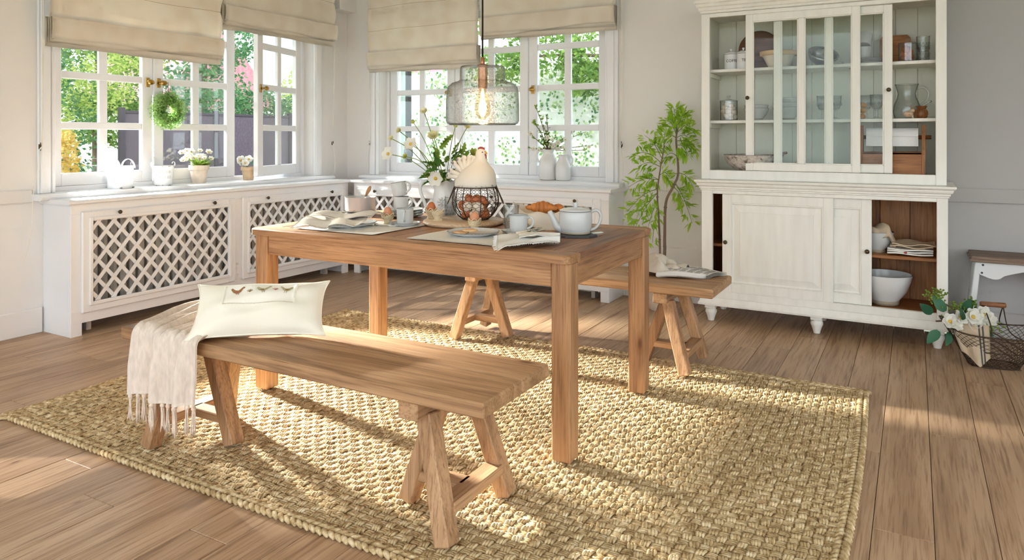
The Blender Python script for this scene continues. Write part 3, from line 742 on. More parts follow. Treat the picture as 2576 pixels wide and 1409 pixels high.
for a, b in ((CX0+.022, CX0+.0235), (CX1-.0235, CX1-.022)): cbx(a, b, CYF+.031, CYB-.02, .17, .85, 0).build('side_lining', 'mango_z', cb)
nb = 8; bw2 = (CX1-CX0-.044)/nb
for q in range(nb): MB().box(-bw2/2+.001, bw2/2-.001, -.006, .006, .17, .85, .0015).build('back_board', 'mango_z', cb, loc=(CX0+.022+bw2*(q+.5)-ox, CYB-.010-oy, 0))
cbx(CX0+.0235, CX1-.0235, CYF+.032, CYB-.018, .165, .190).build('base_floor', 'mango_x', cb)
cbx(CX0+.0235, CX1-.0235, CYF+.075, CYB-.018, .482, .502).build('base_shelf', 'mango_x', cb)
# plinth moulding and stepped ledge
def mould(prof, z_, x0, x1, y0, y1):
    """stepped moulding round front and sides; prof: (out, z)"""
    m = MB(); rings = []
    for o_, z in prof: rings.append([(x0-o_-ox, y1-oy, z), (x0-o_-ox, y0-o_-oy, z), (x1+o_-ox, y0-o_-oy, z), (x1+o_-ox, y1-oy, z)])
    m.grid(rings); n_ = len(rings)
    m.f.append(tuple(range(4))); m.m.append(0); m.f.append(tuple((n_-1)*4+k_ for k_ in range(4))[::-1]); m.m.append(0)
    m.f.append(tuple(k_*4 for k_ in range(n_))[::-1]); m.m.append(0); m.f.append(tuple(k_*4+3 for k_ in range(n_))); m.m.append(0)
    m.f = [q[::-1] for q in m.f]
    return m
mould([(0, .112), (.018, .112), (.020, .124), (.012, .135), (.004, .160), (0, .161)], 0, CX0, CX1, CYF, CYB).build('plinth', WH, cb)
mould([(0, .853), (.006, .857), (.006, .864), (.012, .868), (.012, .878), (.022, .884), (.026, .894), (.026, .900), (.036, .906), (.040, .912), (.040, .921), (0, .9225)], 0, CX0, CX1, CYF, CYB).build('ledge', WH, cb)
foot = MB()
foot.box(-.034, .034, -.034, .034, .085, .114, .003); foot.lathe([(.012, 0), (.019, .002), (.021, .012), (.030, .042), (.037, .058), (.036, .072), (.030, .079), (.031, .083), (.033, .086)], 18)
fme = mesh_of(foot, 'foot', WH, 40)
for fx in (CX0+.05, -.52, CX1-.05):
    for fy in (CYF+.05, CYB-.05): link('foot', fme, cb, (fx-ox, fy-oy, 0))
# lower sliding doors
def panel_door(x0, x1, y, z0, z1, kx):
    st = .055; m = MB()
    for a in ((x0, x0+st, z0, z1), (x1-st, x1, z0, z1), (x0+st, x1-st, z1-st, z1), (x0+st, x1-st, z0, z0+st)): cadd(m, a[0], a[1], y, y+.02, a[2], a[3], .002)
    d = m.build('sliding_door', WH, cb)
    i0, i1, j0, j1 = x0+st, x1-st, z0+st, z1-st; b = .055
    m = MB(); R1 = lambda o_, yy: [(i0+o_-ox, yy-oy, j0+o_), (i1-o_-ox, yy-oy, j0+o_), (i1-o_-ox, yy-oy, j1-o_), (i0+o_-ox, yy-oy, j1-o_)]
    m.grid([R1(-.0, y+.004), R1(.006, y+.001), R1(.010, y+.013), R1(.016, y+.014), R1(b, y+.006), R1(b+.001, y+.002)], True); n_ = 20; m.f.append((23, 22, 21, 20)); m.m.append(0); m.f = [q[::-1] for q in m.f]
    m.build('raised_panel', WH, d)
    MB().tube([(kx-ox, y-oy, .525), (kx-ox, y-.012-oy, .525)], .005, 8).ball((kx-ox, y-.02-oy, .525), .0135, .011, .0135, 12, 8).build('knob', 'bronze_knob', d, True)
panel_door(-1.078, -.424, CYF+.004, .205, .831, -1.055)
panel_door(-.83, -.219, CYF+.030, .205, .831, -.243)
# upper part
HX0, HX1, HYF = -1.222, .159, 4.72
m = cbx(HX0, HX0+.054, HYF, HYF+.026, .923, 2.02); cadd(m, HX1-.054, HX1, HYF, HYF+.026, .923, 2.02); cadd(m, HX0+.054, HX1-.054, HYF, HYF+.026, .923, .983); cadd(m, HX0+.054, HX1-.054, HYF, HYF+.026, 1.978, 2.02)
m.build('top_front_frame', WH, cb)
for a, b in ((HX0, HX0+.02), (HX1-.02, HX1)): cbx(a, b, HYF+.026, CYB, .923, 2.02).build('top_side', WH, cb)
for a, b in ((HX0+.02, HX0+.0215), (HX1-.0215, HX1-.02)): cbx(a, b, HYF+.027, CYB-.02, .93, 2.0, 0).build('side_lining', 'chalk_inside', cb)
nb = 11; bw2 = (HX1-HX0-.04)/nb
for q in range(nb): MB().box(-bw2/2+.0006, bw2/2-.0006, -.006, .006, .93, 2.01, .002).build('back_board', 'chalk_inside', cb, loc=(HX0+.02+bw2*(q+.5)-ox, CYB-.010-oy, 0))
cbx(HX0+.0215, HX1-.0215, HYF+.027, CYB-.018, .927, .975).build('top_floor', 'chalk_inside', cb)
for z in (1.308, 1.645):
    cbx(HX0+.0215, HX1-.0215, HYF+.078, CYB-.018, z-.020, z).build('shelf', WH, cb)
    for sx in (HX0+.0215, HX1-.0415): cbx(sx, sx+.02, HYF+.10, CYB-.03, z-.05, z-.020).build('shelf_cleat', 'chalk_inside', cb)
cbx(HX0, HX1, HYF+.0, CYB, 2.00, 2.03).build('top_board', WH, cb)
mould([(0, 2.005), (.006, 2.010), (.006, 2.020), (.014, 2.026), (.018, 2.042), (.028, 2.050), (.032, 2.066), (.038, 2.072), (.040, 2.088), (0, 2.09)], 0, HX0, HX1, HYF, CYB).build('cornice', WH, cb)
def glass_door(x0, x1, y, z0, z1, knobx, kz, bars):
    st = .046; m = MB()
    for a in ((x0, x0+st, z0, z1), (x1-st, x1, z0, z1), (x0+st, x1-st, z1-st, z1), (x0+st, x1-st, z0, z0+st)): cadd(m, a[0], a[1], y, y+.020, a[2], a[3], .003)
    d = m.build('glass_door', WH, cb)
    xs = [x0+st, *bars, x1-st]
    for b in bars: cbx(b-.019, b+.019, y+.001, y+.019, z0+st, z1-st, .004).build('mullion', WH, d)
    ed = [(x0+st, bars[0]-.019)]+[(p+.019, q-.019) for p, q in zip(bars, bars[1:])]+[(bars[-1]+.019, x1-st)]
    for p, q in ed:
        cbx(p-.003, q+.003, y+.009, y+.011, z0+st-.003, z1-st+.003, 0).build('pane', 'cabinet_glass', d)
        m = MB()
        for a in ((p, p+.006, z0+st, z1-st), (q-.006, q, z0+st, z1-st), (p, q, z1-st-.006, z1-st), (p, q, z0+st, z0+st+.006)): cadd(m, a[0], a[1], y+.003, y+.009, a[2], a[3], .001)
        m.build('glazing_bead', WH, d)
    MB().tube([(knobx-ox, y-oy, kz), (knobx-ox, y-.012-oy, kz)], .005, 8).ball((knobx-ox, y-.02-oy, kz), .0125, .011, .0125, 12, 8).build('knob', 'bronze_knob', d, True)
glass_door(-.941, -.280, HYF+.003, .985, 1.978, -.926, 1.447, (-.608,))
glass_door(-.775, -.112, HYF+.030, .985, 1.978, -.131, 1.475, (-.455,))

# ------------------------------------------------------------------ stool at the right
st = thing('stool', 'white wooden stool with scalloped apron and weathered brown top', 'stool', (.53, 4.985, 0))
zt = .52
m = MB(); rings = []
for o_, z in ((-.012, zt-.034), (-.002, zt-.030), (0, zt-.018), (-.010, zt-.013), (-.008, zt-.003), (-.014, zt)):
    rings.append([(-.255-o_, -.150-o_, z), (.255+o_, -.150-o_, z), (.255+o_, .150+o_, z), (-.255-o_, .150+o_, z)])
m.grid(rings, True); m.f += [(3, 2, 1, 0), (20, 21, 22, 23)]; m.m += [0, 0]
m.build('seat', 'weathered', st)
prof = [(-.225, zt-.034), (-.205, zt-.105), (-.18, zt-.115)]+[(-.18+.18*k_/10, zt-.115-.013*math.sin(PI*min(1, k_/5))+.040*(max(0, k_-4)/6)**.8) for k_ in range(1, 11)]
prof = prof+[(-x, z) for x, z in prof[::-1][1:]]
for s_ in (-1, 1): MB().prism(prof, s_*.105-.009, s_*.105+.009, 'y').build('apron', 'stool_paint', st)
for sx in (-1, 1):
    MB().bar((sx*.212, -.0, zt-.034), (sx*.262, -.0, 0), .03, .22, .004).build('leg_panel', 'stool_paint', st)
    for z in (.06, .085): 
        pass
for dx, dz in ((-.19, -.055), (-.195, -.10), (.19, -.055), (.195, -.10)): MB().ball((dx, -.115, zt+dz+.005), .006, .003, .006, 8, 6).build('screw_cap', 'slate', st, True)
# ------------------------------------------------------------------ things on the table
def vessel(name, prof, th, mat, parent, n=36, wav=None, smooth=45):
    return MB().lathe(shellprof(prof, th), n, wav=wav).build(name, mat, parent, smooth)
def rimline(r, z, parent, mat='ceramic_rim', w_=.0011, n=40, name='rim'):
    return MB().tube([(r*math.cos(2*PI*k_/n), r*math.sin(2*PI*k_/n), z) for k_ in range(n+1)], w_, 5, False).build(name, mat, parent, True)
def handle(pts, r, mat, parent, flat=1.0, name='handle', n=8): return MB().tube(bez(pts, 8), r, n, True, flat).build(name, mat, parent, True)
def cup(label, loc, rz=0, tilt=None, grp='grey stoneware cups'):
    o = thing('cup', label, 'cup', loc, rz, grp)
    if tilt: o.rotation_euler = (tilt[0], tilt[1], rz)
    vessel('body', [(.034, 0), (.0375, .004), (.039, .02), (.0405, .072)], .003, 'ceramic_grey', o)
    rimline(.0392, .0722, o)
    handle([(.038, 0, .060), (.052, 0, .066), (.066, 0, .052), (.062, 0, .030), (.046, 0, .018), (.037, 0, .016)], .0052, 'ceramic_grey', o)
    return o
def plate(label, loc, r=.105, h=.016, grp='stoneware plates', name='plate', mat='ceramic_grey'):
    o = thing(name, label, name, loc, 0, grp)
    MB().lathe([(0, 0), (r*.62, 0), (r*.66, .003), (r*.95, h*.7), (r, h), (r-.003, h+.001), (r*.93, h*.75), (r*.66, .007), (0, .006)], 44).build('dish', mat, o, 40)
    rimline(r-.001, h+.0004, o, n=48); return o
def eggcup(label, loc, egg=None, rz=0):
    o = thing('egg_cup', label, 'egg cup', loc, rz, 'wicker egg cups')
    n_ = 12
    vessel('lining', [(.013, .002), (.016, .006), (.0235, .026), (.0265, .042)], .002, 'wicker', o, 24)
    m = MB()
    for q in range(n_):
        a = 2*PI*q/n_; ca, sa = math.cos(a), math.sin(a); m.tube(bez([(.020*ca, .020*sa, .0), (.014*ca, .014*sa, .010), (.0245*ca, .0245*sa, .026), (.0288*ca, .0288*sa, .044)], 4), .0021, 5)
    for z, r_ in ((.0015, .020), (.006, .017), (.012, .017), (.018, .021), (.024, .0245), (.030, .0268), (.036, .0282)):
        m.tube([((r_+.0014*math.sin(6*a))*math.cos(a), (r_+.0014*math.sin(6*a))*math.sin(a), z) for a in [2*PI*k_/36 for k_ in range(37)]], .0023, 5, False)
    wv = m.build('weave', 'wicker', o, True); wv['kind'] = 'stuff'
    m = MB()
    for q in range(n_//2):   # pointed loops at the rim
        a = 2*PI*q/(n_//2); d = PI/(n_//2); f_ = lambda a_, r_, z: (r_*math.cos(a_), r_*math.sin(a_), z)
        m.tube(bez([f_(a-d, .0285, .040), f_(a-d*.4, .0300, .049), f_(a, .0305, .0525), f_(a+d*.4, .0300, .049), f_(a+d, .0285, .040)], 4), .0021, 5)
    m.build('looped_rim', 'wicker', o, True)
    if egg:
        e = thing('egg', egg[1], 'egg', (loc[0], loc[1], loc[2]+.026), 0, 'boiled eggs in wicker cups')
        MB().lathe([(0, 0), (.010, .002), (.018, .010), (.0225, .022), (.0215, .034), (.0165, .046), (.009, .054), (0, .0565)], 24).build('shell', egg[0], e, True)
    return o
T = TZ
# placemats
def placemat(label, x0, x1, y0, y1, seed, prints):
    o = thing('placemat', label, 'placemat', ((x0+x1)/2, (y0+y1)/2, T), 0, 'printed cloth placemats'); rg_ = random.Random(seed); hx, hy = (x1-x0)/2, (y1-y0)/2
    ph = rg_.uniform(0, 6)
    zf = lambda x, y: .0035+.0012*math.sin(x*31+ph)*math.sin(y*27+ph*2)
    MB().sheet([[(-hx+2*hx*i/24, -hy+2*hy*j/20, zf(-hx+2*hx*i/24, -hy+2*hy*j/20)) for i in range(25)] for j in range(21)], .0014).build('cloth', 'linen_white', o, True)
    m = MB()
    for px, py in prints:
        for q in range(5):
            a = rg_.uniform(0, 6.28); r_ = rg_.uniform(.004, .02); x, y = px+math.cos(a)*r_, py+math.sin(a)*r_; s_ = rg_.uniform(.004, .011); z = zf(x, y)+.0009
            m.add([(x+s_*math.cos(a+b_), y+s_*.6*math.sin(a+b_), z) for b_ in (0, 1.2, 2.4, 3.6, 4.8)], [(0, 1, 2, 3, 4)])
    pr = m.build('printed_motif', 'hen_grey', o)
placemat('white printed placemat under the plate with the folded napkin and egg cup', -2.49, -2.03, 2.39, 2.785, 2, ((.05, -.15), (.14, -.05), (.19, -.15), (-.18, .12)))
placemat('white printed placemat under the biscuit plate', -1.84, -1.385, 2.385, 2.785, 3, ((-.16, -.05), (-.1, -.14), (.02, -.13), (-.15, .12)))
# saucepan on iron trivet
tr = thing('trivet', 'black cast iron trivet under the saucepan', 'trivet', (-2.63, 3.0, T), .3)
m = MB(); m.lathe([(.062, .012), (.085, .012), (.085, .018), (.062, .018)], 32, close=True)
m.build('ring', 'cast_iron', tr, 40); m = MB()
for q in range(6): a = PI*q/6; m.box(-.064, .064, -.004, .004, .012, .018, .001) if False else m.bar((.064*math.cos(a), .064*math.sin(a), .015), (-.064*math.cos(a), -.064*math.sin(a), .015), .006, .008, .001, (0, 0, 1))
m.build('spoke_grid', 'cast_iron', tr)
for q in range(3): a = 2*PI*q/3; MB().tube([(.075*math.cos(a), .075*math.sin(a), 0), (.075*math.cos(a), .075*math.sin(a), .013)], [.005, .008], 8).build('foot', 'cast_iron', tr, True)
MB().prism([(-.15, -.013), (-.08, -.02), (-.08, .02), (-.15, .013), (-.163, 0)], .012, .018).build('handle', 'cast_iron', tr)
sp = thing('saucepan', 'dented aluminium saucepan on the black iron trivet', 'saucepan', (-2.63, 3.0, T+.0185), 0)
vessel('pot', [(.070, 0), (.078, .004), (.081, .012), (.082, .076), (.085, .080)], .003, 'aluminium', sp)
m = MB().lathe([(0, .055), (.078, .055)], 32).build('milk', 'ceramic_white', sp, True)
ld = thing('wooden_spoon', 'wooden handled spoon standing in the aluminium saucepan', 'spoon', (-2.60, 2.985, T+.08))
MB().tube([(-.01, .0, -.045), (.0, .0, .0), (.018, .01, .032)], .004, 8).build('shaft', 'silver', ld, True)
MB().tube(bez([(.014, .008, .025), (.022, .012, .045), (.032, .017, .066), (.038, .02, .078)], 4), [.006, .008, .0085, .009, .010, .011, .0115, .0115, .0105, .009, .007, .005, .003], 10).build('grip', 'pine_z', ld, True)
# folded napkin on plate at the left
plate('grey rimmed plate under the folded napkin near the left table end', (-2.325, 2.565, T+.005), .135, .020)
nk = thing('napkin', 'grey linen napkin with frayed edge folded over the left plate', 'napkin', (-2.36, 2.54, T+.024), .25, 'linen napkins on the table')
def clothsheet(pf, nu, nv, th, mat, parent, name='cloth'): return MB().sheet([[pf(i/nu, j/nv) for i in range(nu+1)] for j in range(nv+1)], th).build(name, mat, parent, True)
clothsheet(lambda u, v_: (-.155+.30*u+.02*math.sin(v_*5), -.16+.22*v_+.03*u, .010+.012*math.sin(u*6+v_*3)**2+.010*v_*(1-u)-max(0, .25-v_)*.10*(1 if u < .6 else .5)), 26, 22, .004, 'linen_grey', nk)
clothsheet(lambda u, v_: (-.12+.30*u, -.06+.13*v_+.10*(u-.3)*.6, .026+.016*math.sin(PI*v_)+.008*math.sin(u*9)), 26, 12, .004, 'linen_grey', nk, 'folded_end')
m = MB(); rg = random.Random(9)
for q in range(40):
    u = q/40; x, y, z = -.155+.30*u, -.16+.03*u, .010+.012*math.sin(u*6)**2-.02
    m.tube([(x, y, z), (x+rg.uniform(-.004, .004), y-rg.uniform(.006, .014), z-.003)], .0008, 4)
o = m.build('frayed_edge', 'linen_grey', nk); o['kind'] = 'stuff'
def fork(label, loc, rz, tilt=0, knife=False, grp='ivory handled cutlery'):
    o = thing('knife' if knife else 'fork', label, 'knife' if knife else 'fork', loc, rz, grp); o.rotation_euler = (0, tilt, rz)
    MB().tube([(-.10, 0, 0), (-.095, 0, 0), (-.05, 0, 0), (-.012, 0, 0)], [.004, .0075, .0065, .005], 10, True, .6).build('grip', 'egg_white', o, True)
    MB().tube([(-.014, 0, 0), (-.004, 0, 0), (.002, 0, 0)], [.006, .0065, .004], 10).build('ferrule', 'silver', o, True)
    if knife: MB().prism([(0, -.006), (.085, -.007), (.10, -.002), (.10, .003), (0, .006)], -.0009, .0009).build('blade', 'silver', o)
    else:
        MB().tube(bez([(0, 0, 0), (.025, 0, .002), (.040, 0, 0)], 4), [.003, .003, .003, .003, .003, .004, .006, .010, .012], 10, True, .3).build('neck', 'silver', o, True)
        for q in (-1.5, -.5, .5, 1.5): MB().tube(bez([(.038, q*.0062, 0), (.065, q*.0058, -.004), (.088, q*.0056, .003)], 3), [.0022]*6+[.001], 5, True, .6).build('tine', 'silver', o, True)
    return o
fork('ivory handled fork tucked in the left napkin', (-2.37, 2.60, T+.066), .45, -.06)
eggcup('wicker egg cup with egg beside the left napkin plate', (-2.215, 2.722, T+.005), ('egg_brown', 'brown egg in wicker cup beside the left napkin plate'))
plate('grey saucer under the lone cup left of the round board', (-2.110, 2.722, T+.005), .075, .013, name='saucer', grp='grey saucers')
cup('grey cup on saucer with handle toward the viewer, left of the round board', (-2.110, 2.722, T+.012), -1.0)
fork('ivory handled knife lying beside the left wicker egg cup', (-2.20, 2.63, T+.012), .3, 0, True)
# stack of plates with two cups
for q in range(3): plate(('lowest', 'middle', 'topmost')[q]+' grey plate of the stack under the two stacked cups', (-2.355, 3.035, T+.001+.0135*q), .100, .015)
cup('lower grey cup of the two stacked on the plates', (-2.375, 3.03, T+.036), .1)
cup('tilted upper grey cup of the two stacked on the plates', (-2.380, 3.03, T+.112), .15, (.05, -.14))
# pitcher with flowers
pt = thing('pitcher', 'white pitcher with raised daisy and scalloped rim holding flowers', 'pitcher', (-2.170, 3.135, T), 0)
vessel('body', [(.050, 0), (.056, .004), (.060, .03), (.062, .07), (.058, .11), (.054, .14), (.056, .17), (.062, .192)], .004, 'ceramic_white', pt, 48, wav=lambda a, j, r_, z: (r_*(1+(.05*math.cos(a-.3)**7 if z > .15 and math.cos(a-.3) > 0 else 0)), z+(.005*math.cos(8*a) if z > .18 else 0)))
handle([(-.050, -.022, .150), (-.075, -.033, .188), (-.108, -.048, .182), (-.118, -.052, .140), (-.100, -.044, .085), (-.088, -.039, .050), (-.062, -.028, .028)], .0085, 'ceramic_white', pt)
av = Vector((.37, -.93, 0)); m = MB()
for q in range(8):
    a = 2*PI*q/8; c_ = Vector((0, 0, .085))+av*.0615; rt = Vector((.93, .37, 0)); p0 = c_+(rt*math.cos(a)+Vector((0, 0, 1))*math.sin(a))*.007; p1 = c_+(rt*math.cos(a)+Vector((0, 0, 1))*math.sin(a))*.024
    m.tube([p0, (p0+p1)/2+av*.0015, p1], [.002, .0055, .003], 6)
m.ball(Vector((0, 0, .085))+av*.0625, .005, n=8, m=6); m.build('raised_daisy', 'ceramic_white', pt, True)
# flowers in the pitcher
def leaf_mesh(name, mat, ln, wd, fold=.25, curl=.2, tooth=0, n=7):
    m = MB(); P_ = []
    for i in range(n+1):
        t_ = i/n; w_ = wd*math.sin(PI*min(1, t_*.94+.06))**.8*(1-.35*t_); w_ *= 1+(tooth*(1 if i % 2 else -1)); 
        P_.append([(ln*t_, -w_, fold*w_-curl*ln*t_*t_), (ln*t_, 0, -curl*ln*t_*t_), (ln*t_, w_, fold*w_-curl*ln*t_*t_)])
    m.grid(P_); return mesh_of(m, name, mat, True)
def aim(o, loc, d, roll=0):
    d = Vector(d).normalized(); q = d.to_track_quat('X', 'Z'); o.rotation_mode = 'QUATERNION'; o.rotation_quaternion = q @ Matrix.Rotation(roll, 3, 'X').to_quaternion(); o.location = loc
def bloom(parent, loc, d, r_, petals, mat, core='pollen', layers=1, open_=.35, seed=0, name='bloom'):
    """open flower: rings of cupped petals round a centre"""
    d = Vector(d).normalized(); rg_ = random.Random(seed); m = MB(); q = d.to_track_quat('Z', 'Y')
    for ly in range(layers):
        op = open_+.5*ly; rr = r_*(1-.22*ly)
        for k_ in range(petals):
            a = 2*PI*(k_+.5*ly)/petals+rg_.uniform(-.12, .12); ca, sa = math.cos(a), math.sin(a); P_ = []
            for i in range(5):
                t_ = i/4; w_ = rr*.48*math.sin(PI*(.12+.80*t_))*(6/max(petals, 5)); rad = rr*t_*math.cos(op*.8); z = rr*math.sin(op)*t_**1.5+rg_.uniform(-.02, .02)*rr
                P_.append([Vector((ca*rad-sa*w_*s_, sa*rad+ca*w_*s_, z+abs(s_)*rr*.12)) for s_ in (-1, 0, 1)])
            m.grid([[tuple(loc+(q @ p)) for p in r__] for r__ in P_])
    b = m.build(name, mat, parent, True)
    if core: MB().ball((0, 0, 0), r_*.24, r_*.24, r_*.16, 10, 6).xf(Matrix.Translation(loc) @ q.to_matrix().to_4x4() @ Matrix.Translation((0, 0, r_*.1))).build('flower_centre', core, b, True)
    return b
bq = thing('bouquet', 'cream ranunculus and white anemones with ferny leaves in the pitcher', 'bouquet', (-2.170, 3.135, T))
VR, VU = Vector((.872, .489, 0)), Vector((0, 0, 1)); VF = Vector((-.489, .872, 0))
stems = [  # (screen right, up, toward viewer), radius, kind
    (-.105, .385, .02, .024, 'cream'), (-.235, .285, .02, .018, 'cream'), (-.27, .245, .05, .020, 'cream'), (-.165, .215, .08, .034, 'white'), (-.285, .165, .06, .034, 'white'), (-.20, .150, .03, .018, 'lime'),
    (-.050, .255, .06, .034, 'cream'), (-.170, .335, -.02, .011, 'bud'), (.058, .315, -.02, .011, 'bud'), (.118, .305, -.04, .020, 'cream'), (.150, .165, -.03, .030, 'lime'), (-.035, .040, .10, .036, 'white'), (.085, .055, .09, .038, 'white')]
gl = {'cream': 'petal_cream', 'white': 'petal_white', 'lime': 'petal_lime', 'bud': 'petal_lime'}
for q, (rx, up, tw, r_, kd) in enumerate(stems):
    e = VR*rx+VU*(.17+up)-VF*tw; b0 = VR*rx*.06+VU*.05-VF*tw*.05; b1 = VR*rx*.16+VU*.19-VF*tw*.2; mid = VR*rx*.60+VU*(.19+up*.55)-VF*tw*.7+VU*.02
    pts = [b0, b1, mid, e] if up > .12 else [b0, VR*rx*.35+VU*.205-VF*tw*.3, VR*rx*.75+VU*.225-VF*tw*.8, e]
    MB().tube(bez(pts, 7), .0022 if kd != 'bud' else .0018, 6).build('stem', 'green_stem', bq, True)
    dv = (e-pts[-2]).normalized()*.5-VF*.7+VU*.15
    if kd == 'bud': MB().ball(e, r_, r_, r_*1.05, 10, 8).build('bud', 'petal_lime', bq, True)
    elif kd == 'white': bloom(bq, e, dv, r_*1.15, 6, 'petal_white', open_=.25, seed=q)
    else: bloom(bq, e, dv, r_, 7, gl[kd], 'petal_lime', layers=3, open_=.5, seed=q)
lf = leaf_mesh('leaf', 'leaf_fern', .075, .020, .3, .15, .35, 9); lf2 = leaf_mesh('leaf', 'leaf_deep', .10, .022, .3, .3, .3, 9)
rg = random.Random(4)
for q in range(64):
    a = rg.uniform(-1, 1); h = rg.uniform(.0, .15); p = VR*(a*.075)+VU*(.185+h)-VF*rg.uniform(-.04, .06); d = VR*(a*.9+rg.uniform(-.3, .3))+VU*rg.uniform(-.2, 1.0)-VF*rg.uniform(-.5, .9)
    o = link('leaf', lf if q % 3 else lf2, bq); aim(o, p, d, rg.uniform(-.6, .6)); s_ = rg.uniform(.5, .95); o.scale = (s_, s_, s_)
for q, (rx, up) in enumerate(((-.012, .26), (.0, .27), (-.02, .24), (.07, .19), (.09, .20), (.10, .15), (.05, .21))):
    o = link('leaf', lf, bq); aim(o, VR*rx+VU*(.17+up*.8)-VF*.03, VR*(.6 if q < 3 else .3)+VU*.7, q)
def tumbler(label, loc, r_=.036, h=.105, grp='pressed glass tumblers', name='tumbler'):
    o = thing(name, label, 'glass', loc, 0, grp)
    vessel('glass', [(r_*.78, 0), (r_*.82, .003), (r_*.9, h*.4), (r_, h)], .0028, 'tumbler_glass', o, 28)
    m = MB()
    for z in (h*.22, h*.38, h*.54):
        for q in range(12):
            a = 2*PI*(q+(.5 if z > h*.3 and z < h*.5 else 0))/12; rr = r_*(.86+.14*z/h)+.0006; m.ball((rr*math.cos(a), rr*math.sin(a), z), .0048, .0048, .006, 6, 4)
    m.build('relief', 'tumbler_glass', o, True); rimline(r_-.0014, h, o, 'clear_glass', .0016); return o
tumbler('pressed glass tumbler beside the daisy pitcher', (-2.105, 3.10, T), .031, .112)
tumbler('pressed glass tumbler between cup and bread basket', (-1.635, 2.905, T), .037, .105)
# round board with the hen basket
bd = thing('round_board', 'thick round pale wooden board under the hen basket', 'board', (-1.918, 2.935, T))
BR = .198
MB().lathe([(0, 0), (BR-.012, 0), (BR-.003, .005), (BR, .011), (BR-.003, .018), (BR-.010, .022), (0, .022)], 56).build('slab', 'beech', bd, 40)
bz = T+.022
eggcup('wicker egg cup with egg at the left rim of the round board', (-2.075, 2.885, bz), ('egg_rust', 'reddish egg in the wicker cup at the round board rim'))
eggcup('empty wicker egg cup on the round board', (-2.000, 2.835, bz), None)
eggcup('wicker egg cup with egg in front of the hen basket', (-1.750, 2.770, T+.001), ('egg_brown', 'brown egg in the wicker cup in front of the hen basket'))
hb = thing('egg_basket', 'round rusty chicken-wire egg basket on the wooden board', 'basket', (-1.868, 2.965, bz))
bp = [(.062, .002), (.085, .020), (.105, .048), (.115, .080), (.113, .112), (.106, .140), (.100, .158)]
def bprof(z):
    for (r0, z0_), (r1, z1_) in zip(bp, bp[1:]):
        if z <= z1_: return r0+(r1-r0)*max(0, (z-z0_))/(z1_-z0_)
    return bp[-1][0]
m = MB()
nh, rows = 22, 9; zz = lambda i: .004+.150*i/rows
for i in range(rows):
    for q in range(nh):
        a = 2*PI*(q+.5*(i % 2))/nh; da = PI/nh; h = .150/rows
        pa = lambda an, z: (bprof(z)*math.cos(an), bprof(z)*math.sin(an), z)
        m.tube([pa(a, zz(i)), pa(a, zz(i)+h*.45)], .0010, 4, False)
        m.tube([pa(a, zz(i)+h*.45), pa(a+da, zz(i)+h)], .0010, 4, False); m.tube([pa(a, zz(i)+h*.45), pa(a-da, zz(i)+h)], .0010, 4, False)
o = m.build('chicken_wire', 'wire_rust', hb, True); o['kind'] = 'stuff'
for q in range(8):
    a = 2*PI*q/8; MB().tube([(r_*math.cos(a), r_*math.sin(a), z) for r_, z in bp], .0024, 6).build('rib', 'wire_rust', hb, True)
for r_, z in ((.100, .158), (.062, .002)): MB().tube([(r_*math.cos(2*PI*k_/40), r_*math.sin(2*PI*k_/40), z) for k_ in range(41)], .0028, 6, False).build('hoop', 'wire_rust', hb, True)
for s_ in (-1, 1):
    c0 = VR*s_; m = MB(); m.tube(bez([c0*.102+VF*.02+VU*.160, c0*.118+VF*.03+VU*.12, c0*.134+VF*.025+VU*.085, c0*.134-VF*.025+VU*.080, c0*.118-VF*.03+VU*.12, c0*.102-VF*.02+VU*.160], 5), .0022, 6); m.build('handle', 'wire_rust', hb, True)
eggme = {c_: mesh_of(MB().lathe([(0, -.028), (.010, -.026), (.018, -.018), (.0222, -.006), (.0215, .008), (.0165, .020), (.009, .028), (0, .0305)], 20), 'egg', c_) for c_ in ('egg_rust', 'egg_white', 'egg_brown')}
rg = random.Random(8); lay = [(.035, 3, 0), (.030, 8, .058)]
spots = [(0, 0, .026)]+[(.048*math.cos(a), .048*math.sin(a), .030) for a in [PI/3*k_ for k_ in range(6)]]+[(.028*math.cos(a), .028*math.sin(a), .066) for a in (.3, 1.5, 2.8, 4.1, 5.2)]+[(.062*math.cos(a), .062*math.sin(a), .066) for a in (3.7, 4.6, 5.5)]+[(.01, -.015, .098), (-.028, -.01, .096), (.04, .0, .094)]
cols = ['egg_rust', 'egg_rust', 'egg_rust', 'egg_white', 'egg_brown', 'egg_rust', 'egg_white', 'egg_rust', 'egg_white', 'egg_rust', 'egg_rust', 'egg_white', 'egg_rust', 'egg_white', 'egg_white', 'egg_rust', 'egg_rust', 'egg_rust']
for q, p in enumerate(spots):
    o = link('egg', eggme[cols[q % len(cols)]]); o.location = (-1.868+p[0], 2.965+p[1], bz+p[2]); o.rotation_euler = (rg.uniform(.6, 2.4), rg.uniform(-.8, .8), rg.uniform(0, 6))
    cn = {'egg_rust': 'rust brown', 'egg_white': 'cream white', 'egg_brown': 'light brown'}[cols[q % len(cols)]]
    tag(o, cn+' egg lying inside the wire hen basket', 'egg', 'eggs in the hen basket')
